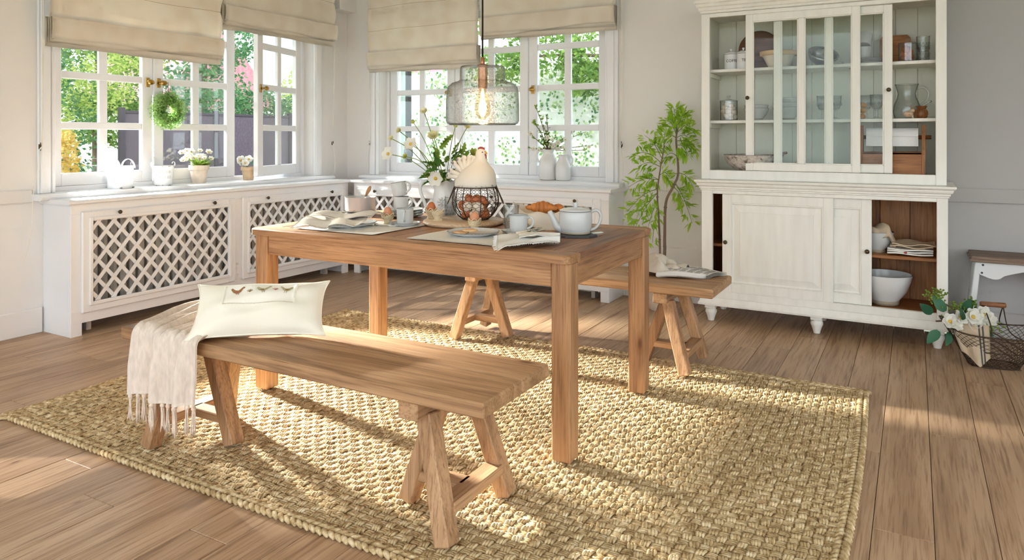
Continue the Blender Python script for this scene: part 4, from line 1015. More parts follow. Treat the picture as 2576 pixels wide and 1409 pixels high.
# ceramic hen lid
hn = thing('hen_lid', 'cream ceramic hen lid with red comb on the wire basket', 'lid', (-1.868, 2.965, bz+.160))
V_ = []
body = [(.100, 0), (.103, .006), (.101, .03), (.092, .058), (.074, .085), (.050, .106), (.034, .125)]
m = MB(); P_ = []
hd = VR*.022
for j, (r_, z) in enumerate(body+[(.028, .140), (.0265, .155), (.0255, .166), (.021, .176), (.012, .183), (.001, .185)]):
    k_ = min(1, max(0, (z-.03)/.11)); c_ = hd*k_*1.2; sx = 1-.10*k_
    P_.append([tuple(c_+VR*(r_*math.cos(a))+VF*(r_*sx*math.sin(a))+VU*z) for a in [2*PI*i/36 for i in range(36)]])
m.grid(P_, True); m.f.append(tuple(range(36))[::-1]); m.m.append(0); m.build('body', 'hen_glaze', hn, True)
m = MB(); rg = random.Random(2)
for q in range(60): a = rg.uniform(0, 6.28); r_ = .1035; z = rg.uniform(.0, .012)*rg.random(); s_ = rg.uniform(.001, .004); p = VR*r_*math.cos(a)+VF*r_*math.sin(a)+VU*(z+.003); m.ball(p, s_, s_, s_*.5, 5, 4)
m.build('chipped_glaze', 'hen_grey', hn)
for q in range(7):   # fanned tail feathers
    a = math.radians(172-17*q); b0 = VR*-.035+VU*.040; tip = b0+VR*(math.cos(a)*(.098-.003*q))+VU*(math.sin(a)*.085+.016*(q > 1))
    w_ = VF*(-.006+.002*q)
    tf = MB().tube([b0+w_, b0*.4+tip*.6+w_, tip+w_*.5], [.012, .0200, .0155], 12, True, .65).ball(tip+w_*.5, .0150, .0098, .0150, 10, 6).build('tail_feather', 'hen_glaze', hn, True)
    if q < 4: MB().ball(tip+w_*.5+VR*-.006-VF*.004+VU*.002, .0075, n=8, m=6).build('worn_tip', 'hen_grey', tf, True)
hc = hd*1.2+VU*.165
m = MB()
for q in range(4): m.ball(hc+VU*(.017+.004*math.sin(q*1.1))+VR*(-.010+.0075*q), .0075, .0045, .010, 10, 7)
m.build('comb', 'hen_red', hn, True)
m = MB().tube([hc+VR*.018-VF*.006+VU*.0, hc+VR*.032-VF*.009-VU*.003], [.010, .003], 8); m.build('beak', 'hen_beak', hn, True)
m = MB().ball(hc+VR*.023-VF*.010-VU*.020, .0065, .005, .013, 10, 8); m.ball(hc+VR*.021-VF*.012-VU*.010, .006, .006, .006, 8, 6); m.build('wattle', 'hen_red', hn, True)
for s_ in (-1, 1): MB().ball(hc+VF*.0235*s_+VR*.008+VU*.003, .003, n=8, m=6).build('eye', 'cord_black', hn, True)
# right place setting
plate('grey rimmed plate carrying the biscuits', (-1.640, 2.585, T+.005), .112, .018)
bi = [(-.012, -.004, 0, 0), (.020, .016, .009, .4)]
for q, (dx, dy, dz, rz) in enumerate(bi):
    b = thing('biscuit', ('lower', 'upper')[q]+' round jam biscuit with scalloped edge on the right plate', 'biscuit', (-1.672+dx, 2.560+dy, T+.0135+dz), rz, 'biscuits on the plate')
    MB().lathe([(0, 0), (.030, 0), (.0335, .0035), (.031, .008), (0, .009)], 48, wav=lambda a, j, r_, z: (r_*(1+.045*math.cos(16*a) if r_ > .02 else 1), z)).build('crumb', 'biscuit', b, True)
    MB().lathe([(0, .0105), (.016, .010), (.019, .0085)], 24).build('jam', 'biscuit_jam', b, True)
plate('grey saucer under the cup in front of the bread basket', (-1.502, 2.735, T+.005), .075, .013, name='saucer', grp='grey saucers')
cup('grey cup on saucer in front of the bread basket', (-1.502, 2.735, T+.012), .25)
sp2 = thing('teaspoon', 'ivory handled teaspoon on the saucer beside the biscuit plate', 'spoon', (-1.578, 2.70, T+.020), 2.6)
MB().tube([(-.03, 0, .002), (.02, 0, 0), (.065, 0, -.003)], [.002, .0035, .0045], 8, True, .6).build('grip', 'egg_white', sp2, True)
MB().ball((-.045, 0, .003), .018, .011, .004, 12, 6).build('bowl', 'silver', sp2, True)
nk2 = thing('napkin', 'white linen napkin with frayed edge hanging over the near table edge', 'napkin', (-1.335, 2.47, T+.006), 0, 'linen napkins on the table')
def nap2(u, v_):
    p = Vector((-.16, .07, 0))*(1-u)*(1-v_)+Vector((.09, .15, 0))*u*(1-v_)+Vector((-.01, -.195, 0))*(1-u)*v_+Vector((.125, .07, 0))*u*v_
    z = .010+.012*math.sin(u*5+v_*4)**2+.014*math.exp(-((u+v_-1.45)/.16)**2)+.006*math.sin(v_*11)
    ov = max(0, -.155-p.y); return (p.x, p.y+ov*.3, z-ov*.25)
clothsheet(nap2, 24, 28, .005, 'linen_white', nk2); clothsheet(lambda u, v_: tuple(Vector(nap2(.35+.65*u, .12+.7*v_))+Vector((0, 0, .012+.006*math.sin(u*6)))), 18, 18, .004, 'linen_white', nk2, 'folded_end')
m = MB(); rg = random.Random(6)
for q in range(46):
    a = Vector(nap2(0, q/46)); m.tube([a, a+Vector((-rg.uniform(.006, .013), -rg.uniform(.004, .010), -.004))], .0009, 4)
for q in range(30):
    a = Vector(nap2(q/30, 1)); m.tube([a, a+Vector((rg.uniform(-.002, .006), -rg.uniform(.006, .012), -.006))], .0009, 4)
o = m.build('frayed_edge', 'linen_white', nk2); o['kind'] = 'stuff'
fork('ivory handled fork on the napkin by the near table corner', (-1.368, 2.585, T+.044), 1.52, .0)
fork('ivory handled knife on the napkin by the near table corner', (-1.345, 2.57, T+.040), 1.5, .0, True)
# bread basket, cloth, croissants
bb = thing('bread_basket', 'low bread basket lined with a linen cloth', 'basket', (-1.545, 3.06, T))
V_ = [(.085, 0), (.098, .02), (.108, .05), (.112, .062)]
vessel('wall', V_, .006, 'wicker', bb, 40)
for z, r_ in ((.008, .091), (.020, .099), (.032, .104), (.044, .109), (.058, .113)): MB().tube([(r_*math.cos(2*PI*k_/48), r_*math.sin(2*PI*k_/48), z) for k_ in range(49)], .005, 6, False).build('coil', 'wicker', bb, True)
handle([tuple(VR*-.105+VF*.03+VU*.05), tuple(VR*-.130+VF*.02+VU*.085), tuple(VR*-.140+VU*.075), tuple(VR*-.125-VF*.02+VU*.03)], .005, 'terracotta', bb)
bc = thing('basket_cloth', 'natural linen cloth spread in the bread basket and hanging out', 'cloth', (-1.545, 3.06, T+.06))
def bcl(u, v_):
    a = 2*PI*u; r_ = .03+.115*v_; dirv = VR*math.cos(a)+VF*math.sin(a); front = max(0, math.sin(-a+.0)); left = max(0, -math.cos(a))
    z = -.02+.03*min(1, v_*1.4)+.008*math.sin(6*a)*v_
    if v_ > .75: t_ = (v_-.75)/.25; z += t_*(-.055*front**1.5*(1+.5*math.sin(a*3))+.042*left**3*(1 if math.sin(a) > -.5 else .4)); r_ += t_*.02*front
    return tuple(dirv*r_+VU*z)
MB().sheet([[bcl(i/60, 1-j/14) for i in range(61)] for j in range(15)], .003).build('cloth', 'linen_grey', bc, True)
for q, (dx, dy, dz, rz, s_) in enumerate(((.000, -.005, .028, .2, 1.0), (.065, .03, .022, -.5, .75))):
    cr = thing('croissant', ('large golden croissant in front in the bread basket', 'smaller golden croissant tip at the back of the bread basket')[q], 'croissant', (-1.545+dx, 3.06+dy, T+.06+dz), rz, 'croissants in the basket'); m = MB()
    for k_ in range(7):
        t_ = (k_-3)/3; r_ = .036*(1-.62*abs(t_)**1.5)*s_; c_ = Vector((t_*.058, -.026*t_*t_, 0))*s_; m.ball(c_, .022*s_, r_, r_*.88, 14, 9)
    m.build('crust', 'croissant', cr, True)
# teapot on slate
sl = thing('trivet', 'dark slate trivet with metal handle tips under the teapot', 'trivet', (-1.272, 2.825, T), .5)
MB().prism([(-.088, -.05), (-.05, -.085), (.05, -.085), (.088, -.05), (.088, .05), (.05, .085), (-.05, .085), (-.088, .05)], .0, .009).build('slab', 'slate', sl)
MB().bar((.07, .0, .009), (.118, .01, .012), .03, .004, .001, (0, 0, 1)).build('metal_tip', 'silver', sl)
tp = thing('teapot', 'grey stoneware teapot with lid on the slate trivet', 'teapot', (-1.272, 2.825, T+.009))
vessel('body', [(.058, 0), (.062, .003), (.063, .012), (.066, .016), (.0695, .028), (.0712, .055), (.0705, .085), (.067, .096)], .004, 'ceramic_grey', tp, 44)
MB().lathe([(.0585, .0005), (.0635, .003), (.0636, .010), (.060, .0118)], 44, close=True).build('bare_foot', 'stone_ring', tp, True)
lid = MB().lathe([(.069, .097), (.0685, .101), (.052, .108), (.03, .112), (0, .113)], 40).build('lid', 'ceramic_grey', tp, True)
MB().lathe([(.0095, .111), (.0085, .118), (.011, .127), (.0105, .132), (0, .133)], 18).build('lid_knob', 'ceramic_grey', lid, 50)
rimline(.069, .0975, tp)
MB().tube(bez([tuple(VR*-.052+VU*.022), tuple(VR*-.078+VU*.030), tuple(VR*-.094+VU*.060), tuple(VR*-.112+VU*.096)], 6), [.016, .0205, .021, .020, .019, .018, .017, .016, .015, .0145, .014, .0135, .013, .0125, .012, .0115, .011, .0105, .0100], 14).build('spout', 'ceramic_grey', tp, True)
handle([tuple(VR*.064+VU*.092), tuple(VR*.090+VU*.100), tuple(VR*.108+VU*.080), tuple(VR*.104+VU*.048), tuple(VR*.086+VU*.024), tuple(VR*.064+VU*.014)], .0062, 'ceramic_grey', tp)

# ------------------------------------------------------------------ newspaper and cloth on the far bench
BZ = .466
nw = thing('newspaper', 'folded grey newspaper on the far bench end', 'newspaper', (-1.03, 3.70, BZ))
def np_(u, v_, z):   # a folded sheet, curled at its front edge
    p = Vector((-.13, -.09, 0))*(1-u)*(1-v_)+Vector((.10, .02, 0))*u*(1-v_)+Vector((-.06, .20, 0))*(1-u)*v_+Vector((.165, .17, 0))*u*v_
    return Vector((p.x, p.y, z+.020*math.sin(PI*min(1, v_*1.2))*(1-.5*u)+.006*math.sin(u*5)))
for q in range(4):
    MB().sheet([[tuple(np_(i/16, j/14, .004+.006*q)+Vector((0, -.004*q, 0))) for i in range(17)] for j in range(15)], .0015).build('page', 'newsprint', nw, True)
m = MB()
for q in range(5):
    P_ = []
    for k_ in range(9):
        a = -PI/2-PI*k_/8; P_.append([tuple(np_(i/16, 0, .016)+Vector((.012*math.cos(a)*.5, .012*math.cos(a)*1.2, .012*math.sin(a)+.001*q))) for i in range(17)])
MB().sheet(P_, .0012).build('curled_fold', 'newsprint', nw, True)
tx = MB(); rg = random.Random(12)
for cidx in range(6):
    for row in range(22):
        if rg.random() < .12: continue
        u0 = .06+cidx*.155; v0 = .06+row*.04; u1 = u0+.125*rg.uniform(.75, 1)
        tx.add([tuple(np_(uu, vv, .0238)+Vector((0, -.012, 0))) for uu, vv in ((u0, v0), (u1, v0), (u1, v0+.020), (u0, v0+.020))], [(0, 1, 2, 3)])
o = tx.build('print_lines', 'newsprint_ink', nw); o['kind'] = 'stuff'
nc = thing('dish_towel', 'crumpled white cloth lying beside the newspaper on the far bench', 'cloth', (-1.235, 3.74, BZ))
clothsheet(lambda u, v_: (-.10+.26*u+.02*math.sin(v_*7), -.10+.24*v_+.02*math.sin(u*6), .012+.055*math.sin(PI*u)**.7*math.sin(PI*v_)**.6*(1+.5*math.sin(u*13+v_*5))+.010*math.sin(v_*14+u*3)**2), 36, 32, .004, 'linen_grey', nc)
clothsheet(lambda u, v_: (.0+.19*u, .02+.10*v_-.05*u, .062+.026*math.sin(PI*v_)+.012*math.sin(u*8)-.045*u), 22, 12, .004, 'linen_grey', nc, 'folded_end')

# ------------------------------------------------------------------ pendant lamp
pl = thing('pendant_lamp', 'crackle glass pendant lamp with glowing bulb over the table', 'lamp', (-1.726, 2.80, 1.255))
sh = [(.150, .0), (.163, .006), (.168, .018), (.167, .10), (.165, .150), (.160, .172), (.140, .190), (.112, .198), (.104, .206), (.103, .258), (.099, .266), (.060, .268), (.022, .268)]
MB().lathe([(.140, .004)]+sh, 56).build('shade', 'crackle_glass', pl, True)
MB().tube([(.150*math.cos(2*PI*k_/48), .150*math.sin(2*PI*k_/48), .002) for k_ in range(49)], .0035, 8, False).build('shade_rim', 'clear_glass', pl, True)
MB().lathe([(.0, .165), (.021, .165), (.022, .170), (.022, .262), (.026, .264), (.026, .272), (.010, .280), (.009, .305), (.006, .310), (0, .311)], 24).build('socket', 'copper', pl, 40)
MB().tube([(0, 0, .30), (0, 0, ZC-1.255)], .0042, 10).build('cord', 'cord_black', pl, True)
MB().lathe([(0, .022), (.014, .026), (.030, .046), (.037, .070), (.034, .096), (.024, .128), (.017, .150), (.0165, .168)], 28).build('bulb', 'amber_glass', pl, True)
m = MB()
for q in range(6):
    a = 2*PI*q/6; m.tube([(.006*math.cos(a), .006*math.sin(a), .150), (.015*math.cos(a), .015*math.sin(a), .07), (.004*math.cos(a+.5), .004*math.sin(a+.5), .045)], .0013, 5)
m.build('filament', 'filament', pl)
lb = lamp('bulb_light', 'POINT', (-1.726, 2.80, 1.335), 2.0, (1, .72, .4), shadow_soft_size=.02); lb.parent = None
# ------------------------------------------------------------------ on the left sill
SZ = .8515
def letters(txt, size, mat, parent, fn, depth=.002, name='lettering'):
    """raised lettering wrapped on a surface: fn(x, y, lift) -> point"""
    cu_ = bpy.data.curves.new('txt', 'FONT'); cu_.body = txt; cu_.size = size; cu_.align_x = 'CENTER'; cu_.extrude = .0001; cu_.resolution_u = 3
    to = bpy.data.objects.new('txt', cu_); COL.objects.link(to); dg = bpy.context.evaluated_depsgraph_get(); dg.update()
    me_ = bpy.data.meshes.new_from_object(to.evaluated_get(dg)); bpy.data.objects.remove(to); bpy.data.curves.remove(cu_)
    m = MB(); m.add([fn(v_.co.x, v_.co.y, depth if v_.co.z > 0 else 0) for v_ in me_.vertices], [tuple(p.vertices) for p in me_.polygons]); bpy.data.meshes.remove(me_)
    return m.build(name, mat, parent)
def wrap(r_, a0, z0): return lambda x, y, d: ((r_(z0+y)+d)*math.cos(a0+x/r_(z0+y)), (r_(z0+y)+d)*math.sin(a0+x/r_(z0+y)), z0+y)
bk = thing('enamel_bucket', 'plain white enamel bucket with ribbon handles on the sill', 'bucket', (-4.70, 2.945, SZ))
vessel('body', [(.076, 0), (.080, .004), (.080, .145), (.083, .150)], .003, 'enamel', bk)
tl = Vector((-.489, .872, 0))
for s_ in (-1, 1):
    m = MB(); P_ = []
    for k_ in range(15):
        a = PI*k_/14; c_ = Vector((.063, -.045, 0))*s_*.4+Vector((.0, .045, 0))*math.cos(a)*1.0+VU*(.135+.062*math.sin(a))+Vector((.078*(.9), 0, 0))*0+Vector((s_*.055, s_*.02, 0))
        P_.append([tuple(c_+Vector((.010, 0, 0))), tuple(c_-Vector((.010, 0, 0)))])
    m.sheet(P_, .003).build('handle', 'enamel', bk, True)
for dx in (-.045, .04): MB().ball((.078, dx, .006), .004, .010, .004, 6, 4).build('chip', 'enamel_chip', bk)
fm = thing('lettered_pot', 'white enamel pot with raised FARMER MARKET lettering on the sill', 'pot', (-4.70, 3.262, SZ))
fr_ = lambda z: .060+.012*z/.13
vessel('body', [(.057, 0), (.060, .003), (.072, .132), (.076, .136), (.075, .142)], .003, 'enamel', fm)
for s_ in (-1, 1): handle([(0, s_*.070, .118), (0, s_*.088, .135), (0, s_*.092, .158), (0, s_*.080, .168), (0, s_*.070, .155)], .006, 'enamel', fm, .5)
a0 = math.atan2(-3.262, 4.70)+.0
for tx_, z in (('FARMER', .088), ('MARKET', .050)): letters(tx_, .030, 'enamel_relief_shade', fm, wrap(fr_, a0, z), .0030)
m = MB(); m.tube([(fr_(.080)*math.cos(a)*1.01, fr_(.080)*math.sin(a)*1.01, .080) for a in [a0-.9+1.8*k_/12 for k_ in range(13)]], .0015, 5).build('raised_line', 'enamel', fm)
m = MB(); rg = random.Random(21)
for q in range(26): a = a0+rg.uniform(-1.3, 1.3); z = rg.choice((.002, .137))+rg.uniform(-.001, .003); r_ = (.0605 if z < .1 else .0758); m.ball((r_*math.cos(a), r_*math.sin(a), z), .003, .003, .0018, 5, 4)
m.build('chips', 'enamel_chip', fm)
def terracotta(label, loc, r_, h, mat, name='flower_pot'):
    o = thing(name, label, 'plant pot', loc, 0, 'terracotta pots on the sill')
    vessel('pot', [(r_*.66, 0), (r_*.68, .003), (r_*.88, h*.72), (r_, h*.74), (r_*1.02, h*.86), (r_*1.0, h)], .006, mat, o)
    MB().lathe([(0, h*.86), (r_*.9, h*.87)], 24).build('soil', 'bark', o); return o
def leaf_cluster(parent, base, n_, spread, up, me, rg_, size=(.7, 1.2), name='leaf'):
    for q in range(n_):
        a = rg_.uniform(0, 2*PI); d = Vector((math.cos(a)*spread, math.sin(a)*spread, rg_.uniform(*up))); o = link(name, me, parent); aim(o, base+Vector((math.cos(a), math.sin(a), 0))*.012, d, rg_.uniform(-.5, .5)); s_ = rg_.uniform(*size); o.scale = (s_,)*3
terracotta('tall whitewashed terracotta pot with white flowers on the sill', (-4.70, 3.557, SZ), .072, .135, 'terracotta_white')
fl = thing('potted_flowers', 'white blossoms with broad green leaves in the tall terracotta pot', 'flowers', (-4.70, 3.557, SZ+.12)); rg = random.Random(31)
lme = leaf_mesh('leaf', 'leaf_fern', .10, .017, .3, .25, 0, 7); leaf_cluster(fl, Vector((0, 0, .0)), 22, .7, (.3, 1.3), lme, rg)
for q in range(22):
    a = rg.uniform(0, 6.28); r_ = rg.uniform(.02, .13); e = Vector((math.cos(a)*r_*.6, math.sin(a)*r_-.02, rg.uniform(.05, .135))); MB().tube(bez([(0, 0, 0), e*.5+VU*.02, e], 4), .0014, 5).build('stem', 'green_stem', fl, True); bloom(fl, e, (e.x+.35, e.y-.2, .4), rg.uniform(.018, .028), 6, 'petal_white', open_=.4, seed=q)
terracotta('small terracotta pot with a white bloom below the open light', (-4.70, 4.017, SZ), .058, .105, 'terracotta')
f2 = thing('potted_bloom', 'white blossom with a few dark leaves in the small terracotta pot', 'flowers', (-4.70, 4.017, SZ+.092)); rg = random.Random(33)
for q in range(7):
    a = rg.uniform(0, 6.28); e = Vector((math.cos(a)*.03+.01, math.sin(a)*.04-.04, rg.uniform(.03, .095))); MB().tube(bez([(0, 0, 0), e*.5+VU*.01, e], 4), .0015, 5).build('stem', 'green_stem', f2, True); bloom(f2, e, (.6, -.4, .5), rg.uniform(.026, .036), 5, 'petal_white', open_=.35, seed=q+40)
lme2 = leaf_mesh('leaf', 'leaf_bluegreen', .065, .024, .25, .2, 0, 7)
for d in ((.2, -1, .4), (.3, .8, .5), (.5, -.7, .1), (.2, -.8, .8)): o = link('leaf', lme2, f2); aim(o, Vector((.0, d[1]*.03, .03)), d, .5)
# wreath on the window knob
wr = thing('wreath', 'round wreath of small pale green leaves hanging on the window knob', 'wreath', (-4.765, 3.335, 1.395), PI/2)
rg = random.Random(41); m = MB().tube([((.086)*math.cos(2*PI*k_/32), -.02, .086*math.sin(2*PI*k_/32)) for k_ in range(33)], .012, 8, False); m.build('ring', 'green_stem', wr, True)
V_, F_ = [], []
for q in range(7000):
    a = rg.uniform(0, 2*PI); b_ = rg.uniform(0, 2*PI); rr = rg.uniform(.006, .058); c_ = Vector(((.086+rr*math.cos(b_))*math.cos(a), -.02+rr*math.sin(b_)*.8, (.086+rr*math.cos(b_))*math.sin(a)))
    d = Vector((rg.gauss(0, 1), rg.gauss(0, 1), rg.gauss(0, 1))).normalized(); e = d.cross(Vector((rg.gauss(0, 1), rg.gauss(0, 1), rg.gauss(0, 1)))).normalized(); ln = rg.uniform(.008, .018); o_ = len(V_)
    V_ += [c_, c_+d*ln*.5+e*ln*.28, c_+d*ln, c_+d*ln*.5-e*ln*.28]; F_.append((o_, o_+1, o_+2, o_+3))
m = MB(); m.add(V_, F_); o = m.build('foliage', 'leaf_box', wr); o['kind'] = 'stuff'
MB().tube([(0, -.02, .10), (-.01, -.03, .20)], .002, 5).build('hanging_loop', 'twig', wr)

# ------------------------------------------------------------------ on the back sill
def jug(label, loc, h, r_, rz, side=-1):
    o = thing('jug', label, 'jug', loc, rz, 'white jugs on the sill')
    vessel('body', [(r_*.86, 0), (r_*.95, .004), (r_, h*.12), (r_*.99, h*.5), (r_*.90, h*.66), (r_*.62, h*.82), (r_*.54, h*.90), (r_*.62, h*.97), (r_*.70, h)], .004, 'ceramic_white', o, 36)
    handle([(side*r_*.55, 0, h*.93), (side*r_*.85, 0, h*.97), (side*r_*1.18, 0, h*.86), (side*r_*1.18, 0, h*.70), (side*r_*.98, 0, h*.58)], .0075, 'ceramic_white', o); return o
jug('larger white jug holding blossom branches on the sill', (-2.589, 5.215, SZ), .245, .076, .5)
jug('smaller white jug beside the blossom jug on the sill', (-2.447, 5.195, SZ), .205, .062, .5, 1)
jug('white enamel jug on the sill half hidden behind the flowers', (-3.60, 5.20, SZ), .165, .048, .5, 1)
br = thing('blossom_branches', 'budding twigs with white blossom in the larger white jug', 'branches', (-2.589, 5.215, SZ+.23)); rg = random.Random(51)
bm_ = leaf_mesh('leaf', 'leaf_fern', .028, .009, .3, .1, 0, 5); bl_ = leaf_mesh('leaf', 'leaf_deep', .05, .016, .3, .1, 0, 5)
tips = [(-.10, .36, 1), (-.045, .22, 1), (-.15, .14, 0), (-.16, .03, 0), (-.06, .12, 1), (.01, .16, 2), (.06, .12, 2), (.25, .19, 0), (.31, .16, 0), (.36, .05, 0), (.30, .01, 0), (.14, .05, 2), (-.02, .30, 1), (-.12, .24, 1), (.10, .08, 0)]
for q, (rx, up, kd) in enumerate(tips):
    e = VR*rx+VU*up-VF*rg.uniform(-.02, .03); mid = VR*rx*.45+VU*(up*.55+.0)+VR*rg.uniform(-.015, .015)
    pts = bez([(0, 0, -.12), VR*rx*.08+VU*.01, mid, e], 6); MB().tube(pts, [.0042-.0022*k_/(len(pts)-1) for k_ in range(len(pts))], 6).build('twig', 'twig', br, True)
    for k_ in range(26 if kd == 1 else 12):
        p = pts[rg.randint(8, len(pts)-1)]; o = link('leaf', bl_ if kd == 2 and k_ < 3 else bm_, br); aim(o, p, Vector((rg.uniform(-1, 1), rg.uniform(-1, 1), rg.uniform(-.1, 1))), rg.uniform(0, 3)); s_ = rg.uniform(.6, 1.15); o.scale = (s_,)*3
    for k_ in range(3 if kd != 1 else 0): bloom(br, pts[rg.randint(9, len(pts)-2)]+Vector((rg.uniform(-.01, .01), -.01, rg.uniform(-.01, .01))), (rg.uniform(-.3, .6), -1, .3), rg.uniform(.016, .024), 5, 'petal_white', open_=.3, seed=q*3+k_, name='blossom')

# ------------------------------------------------------------------ small tree by the cabinet
pp = thing('plant_pot', 'white clay pot standing on the floor beside the cabinet', 'plant pot', (-1.545, 4.86, 0))
vessel('pot', [(.070, 0), (.074, .004), (.098, .20), (.104, .205), (.104, .225)], .008, 'terracotta_white', pp); MB().lathe([(0, .20), (.094, .20)], 24).build('soil', 'bark', pp)
tr = thing('small_tree', 'slim potted tree with feathery bright green leaves beside the cabinet', 'tree', (-1.545, 4.86, .19)); rg = random.Random(61)
trunks = [[(.02, 0), (.035, .2), (.036, .33), (.045, .55), (.10, .66), (.14, .76), (.125, .98), (.135, 1.06)], [(-.01, 0), (-.005, .22), (-.015, .45), (-.025, .62), (.0, .80), (.03, .95)]]
TP = []
for q, tk in enumerate(trunks):
    pts = bez([VR*(x*.9)+VU*z-VF*(.02*q) for x, z in tk], 6); TP.append(pts)
    MB().tube(pts, [(.012 if q == 0 else .008)*(1-.55*k_/(len(pts)-1)) for k_ in range(len(pts))], 9).build('trunk', 'bark', tr, True)
    for k_ in (8, 17, 25): 
        if k_ < len(pts): MB().ball(pts[k_], .014 if q == 0 else .010, .014 if q == 0 else .010, .006, 8, 5).build('node_ring', 'bark', tr, True)
nl = [leaf_mesh('leaf', 'leaf_nandina', .052, .0100, .25, .12, 0, 5), leaf_mesh('leaf', 'leaf_nandina', .064, .0115, .2, .2, 0, 5)]
shoots = [  # start trunk, index fraction, end (right, up)
    (1, .72, -.24, .66), (1, .66, -.27, .50), (1, .62, -.22, .36), (1, .80, -.16, .80), (1, .9, -.05, .95), (1, .95, .02, 1.05), (0, .95, .10, 1.22), (0, .98, .17, 1.18), (0, .95, .22, 1.08), (0, .9, .24, .98), (0, .85, .20, .88), (0, .72, .24, .66), (0, .62, .27, .40),
    (0, .58, .20, .52), (1, .55, -.12, .30), (1, .7, -.10, .68), (1, .75, .08, .72), (0, .8, .05, .86), (0, .92, .04, 1.12), (1, .85, -.20, .90), (0, .97, .20, 1.14), (1, .60, -.26, .42), (0, .9, .0, 1.0), (1, .88, -.10, 1.02), (0, .88, .26, .92), (0, .9, .13, 1.16), (1, .5, -.04, .26), (0, .99, .14, 1.10)]
cnt = 0; extra = MB()
for q, (tk, fr, rx, up) in enumerate(shoots):
    b0 = TP[tk][int(fr*(len(TP[tk])-1))]; e = VR*rx*.92+VU*up-VF*rg.uniform(-.10, .12); mid = (b0+e)/2+VU*.03
    pts = bez([b0, mid, e], 7); MB().tube(pts, [.003-.0018*k_/(len(pts)-1) for k_ in range(len(pts))], 5).build('twig', 'green_stem', tr, True)
    dirv = (e-b0).normalized()
    for k_ in range(15):
        t_ = .25+.75*k_/14; p = pts[int(t_*(len(pts)-1))]; sd = -1 if k_ % 2 else 1
        side = dirv.cross(VF).normalized()*sd
        d = dirv*rg.uniform(.5, 1.0)+side*rg.uniform(.4, 1.0)-VF*rg.uniform(-.5, .5)+VU*rg.uniform(-.12, .35); s_ = rg.uniform(.85, 1.3)
        off = side*rg.uniform(0, .022)-VU*rg.uniform(0, .01)
        if cnt < 300:
            o = link('leaf', nl[k_ % 2], tr); aim(o, p+off, d, rg.uniform(-.8, .8)); o.scale = (s_,)*3; cnt += 1
            o2 = None
        for rep in range(2):
            d2 = (d+Vector((rg.uniform(-.7, .7), rg.uniform(-.7, .7), rg.uniform(-.6, .5)))).normalized(); w2 = d2.cross(Vector((rg.uniform(-1, 1), rg.uniform(-1, 1), 1))).normalized(); p2 = p+off+d2*rg.uniform(.0, .03); ln = .045*s_
            extra.add([p2, p2+d2*ln*.4+w2*.0075, p2+d2*ln-VU*.008, p2+d2*ln*.4-w2*.0075], [(0, 1, 2, 3)])
o = extra.build('fine_leaves', 'leaf_nandina', tr); o['kind'] = 'stuff'

# ------------------------------------------------------------------ in the cabinet
S1, S2, S0, B0, B1 = 1.645, 1.308, .975, .190, .502
YS = 4.93
def simple(name, label, cat, loc, prof, th, mat, grp=None, n=32):
    o = thing(name, label, cat, loc, 0, grp); vessel('body', prof, th, mat, o, n); return o
def canister(label, x, txt, y):
    o = thing('canister', label, 'canister', (x, y, S1), 0, 'lettered enamel canisters'); vessel('body', [(.041, 0), (.043, .003), (.043, .100), (.0445, .103)], .002, 'enamel', o)
    ld_ = MB().lathe([(.0455, .101), (.046, .108), (.040, .114), (.020, .124), (.006, .126), (.005, .132), (.009, .137), (.008, .143), (0, .145)], 28).build('lid', 'enamel', o, True); rimline(.0458, .1045, o, 'ceramic_rim', .0012)
    letters(txt, .026, 'letter_black', o, wrap(lambda z: .0432, math.atan2(-y, -x)+.25, .050), .0006)
canister('white enamel canister lettered COFFEE on the top shelf', -1.07, 'COFFEE', 4.90); canister('white enamel canister lettered TEA on the top shelf', -.985, 'TEA', 4.88)
def disc(name, label, cat, loc, r_, th, mat, lean):
    o = thing(name, label, cat, loc); MB().lathe([(0, -th/2), (r_-.003, -th/2), (r_, -th/2+.003), (r_, th/2-.003), (r_-.003, th/2), (0, th/2)], 48).xf(Matrix.Translation((0, 0, r_)) @ Matrix.Rotation(PI/2-lean, 4, 'X')).build('slab', mat, o, 40); return o
disc('serving_board', 'round dark wooden serving board leaning behind the canisters', 'board', (-.915, 5.04, S1+.002), .135, .018, 'acacia', .12)
o = thing('mixing_bowl', 'large cream mixing bowl with brown band on the top shelf', 'bowl', (-.765, 4.88, S1)); vessel('body', [(.055, 0), (.062, .004), (.108, .098)], .006, 'egg_white', o); MB().lathe([(.1085, .076), (.1145, .080), (.1165, .104), (.110, .106), (.104, .104)], 44).build('banded_rim', 'biscuit', o, True)
o = thing('steel_bowl', 'steel ladle bowl tilted on its side on the top shelf', 'bowl', (-.50, 4.88, S1+.070)); o.rotation_euler = (.5, .35, 0); m = MB().lathe([(0, -.068), (.04, -.062), (.075, -.035), (.090, .0), (.092, .012), (.088, .012), (.072, -.030), (.038, -.056), (0, -.062)], 36); m.build('bowl', 'steel', o, True); handle([(.088, 0, .004), (.13, 0, -.02), (.19, .0, -.045)], .004, 'steel', o)
for q in range(3): plate('grey plate of the small stack on the top shelf, number %s from below' % ('one', 'two', 'three')[q], (-.255, 4.90, S1+.001+.010*q), .082, .012, 'plates on the top shelf')
cup('lower white cup standing on the plates of the top shelf', (-.270, 4.90, S1+.034), 2.6); cup('upper white cup tipped over the other on the top shelf', (-.270, 4.895, S1+.118), 2.6, (.42, .1))
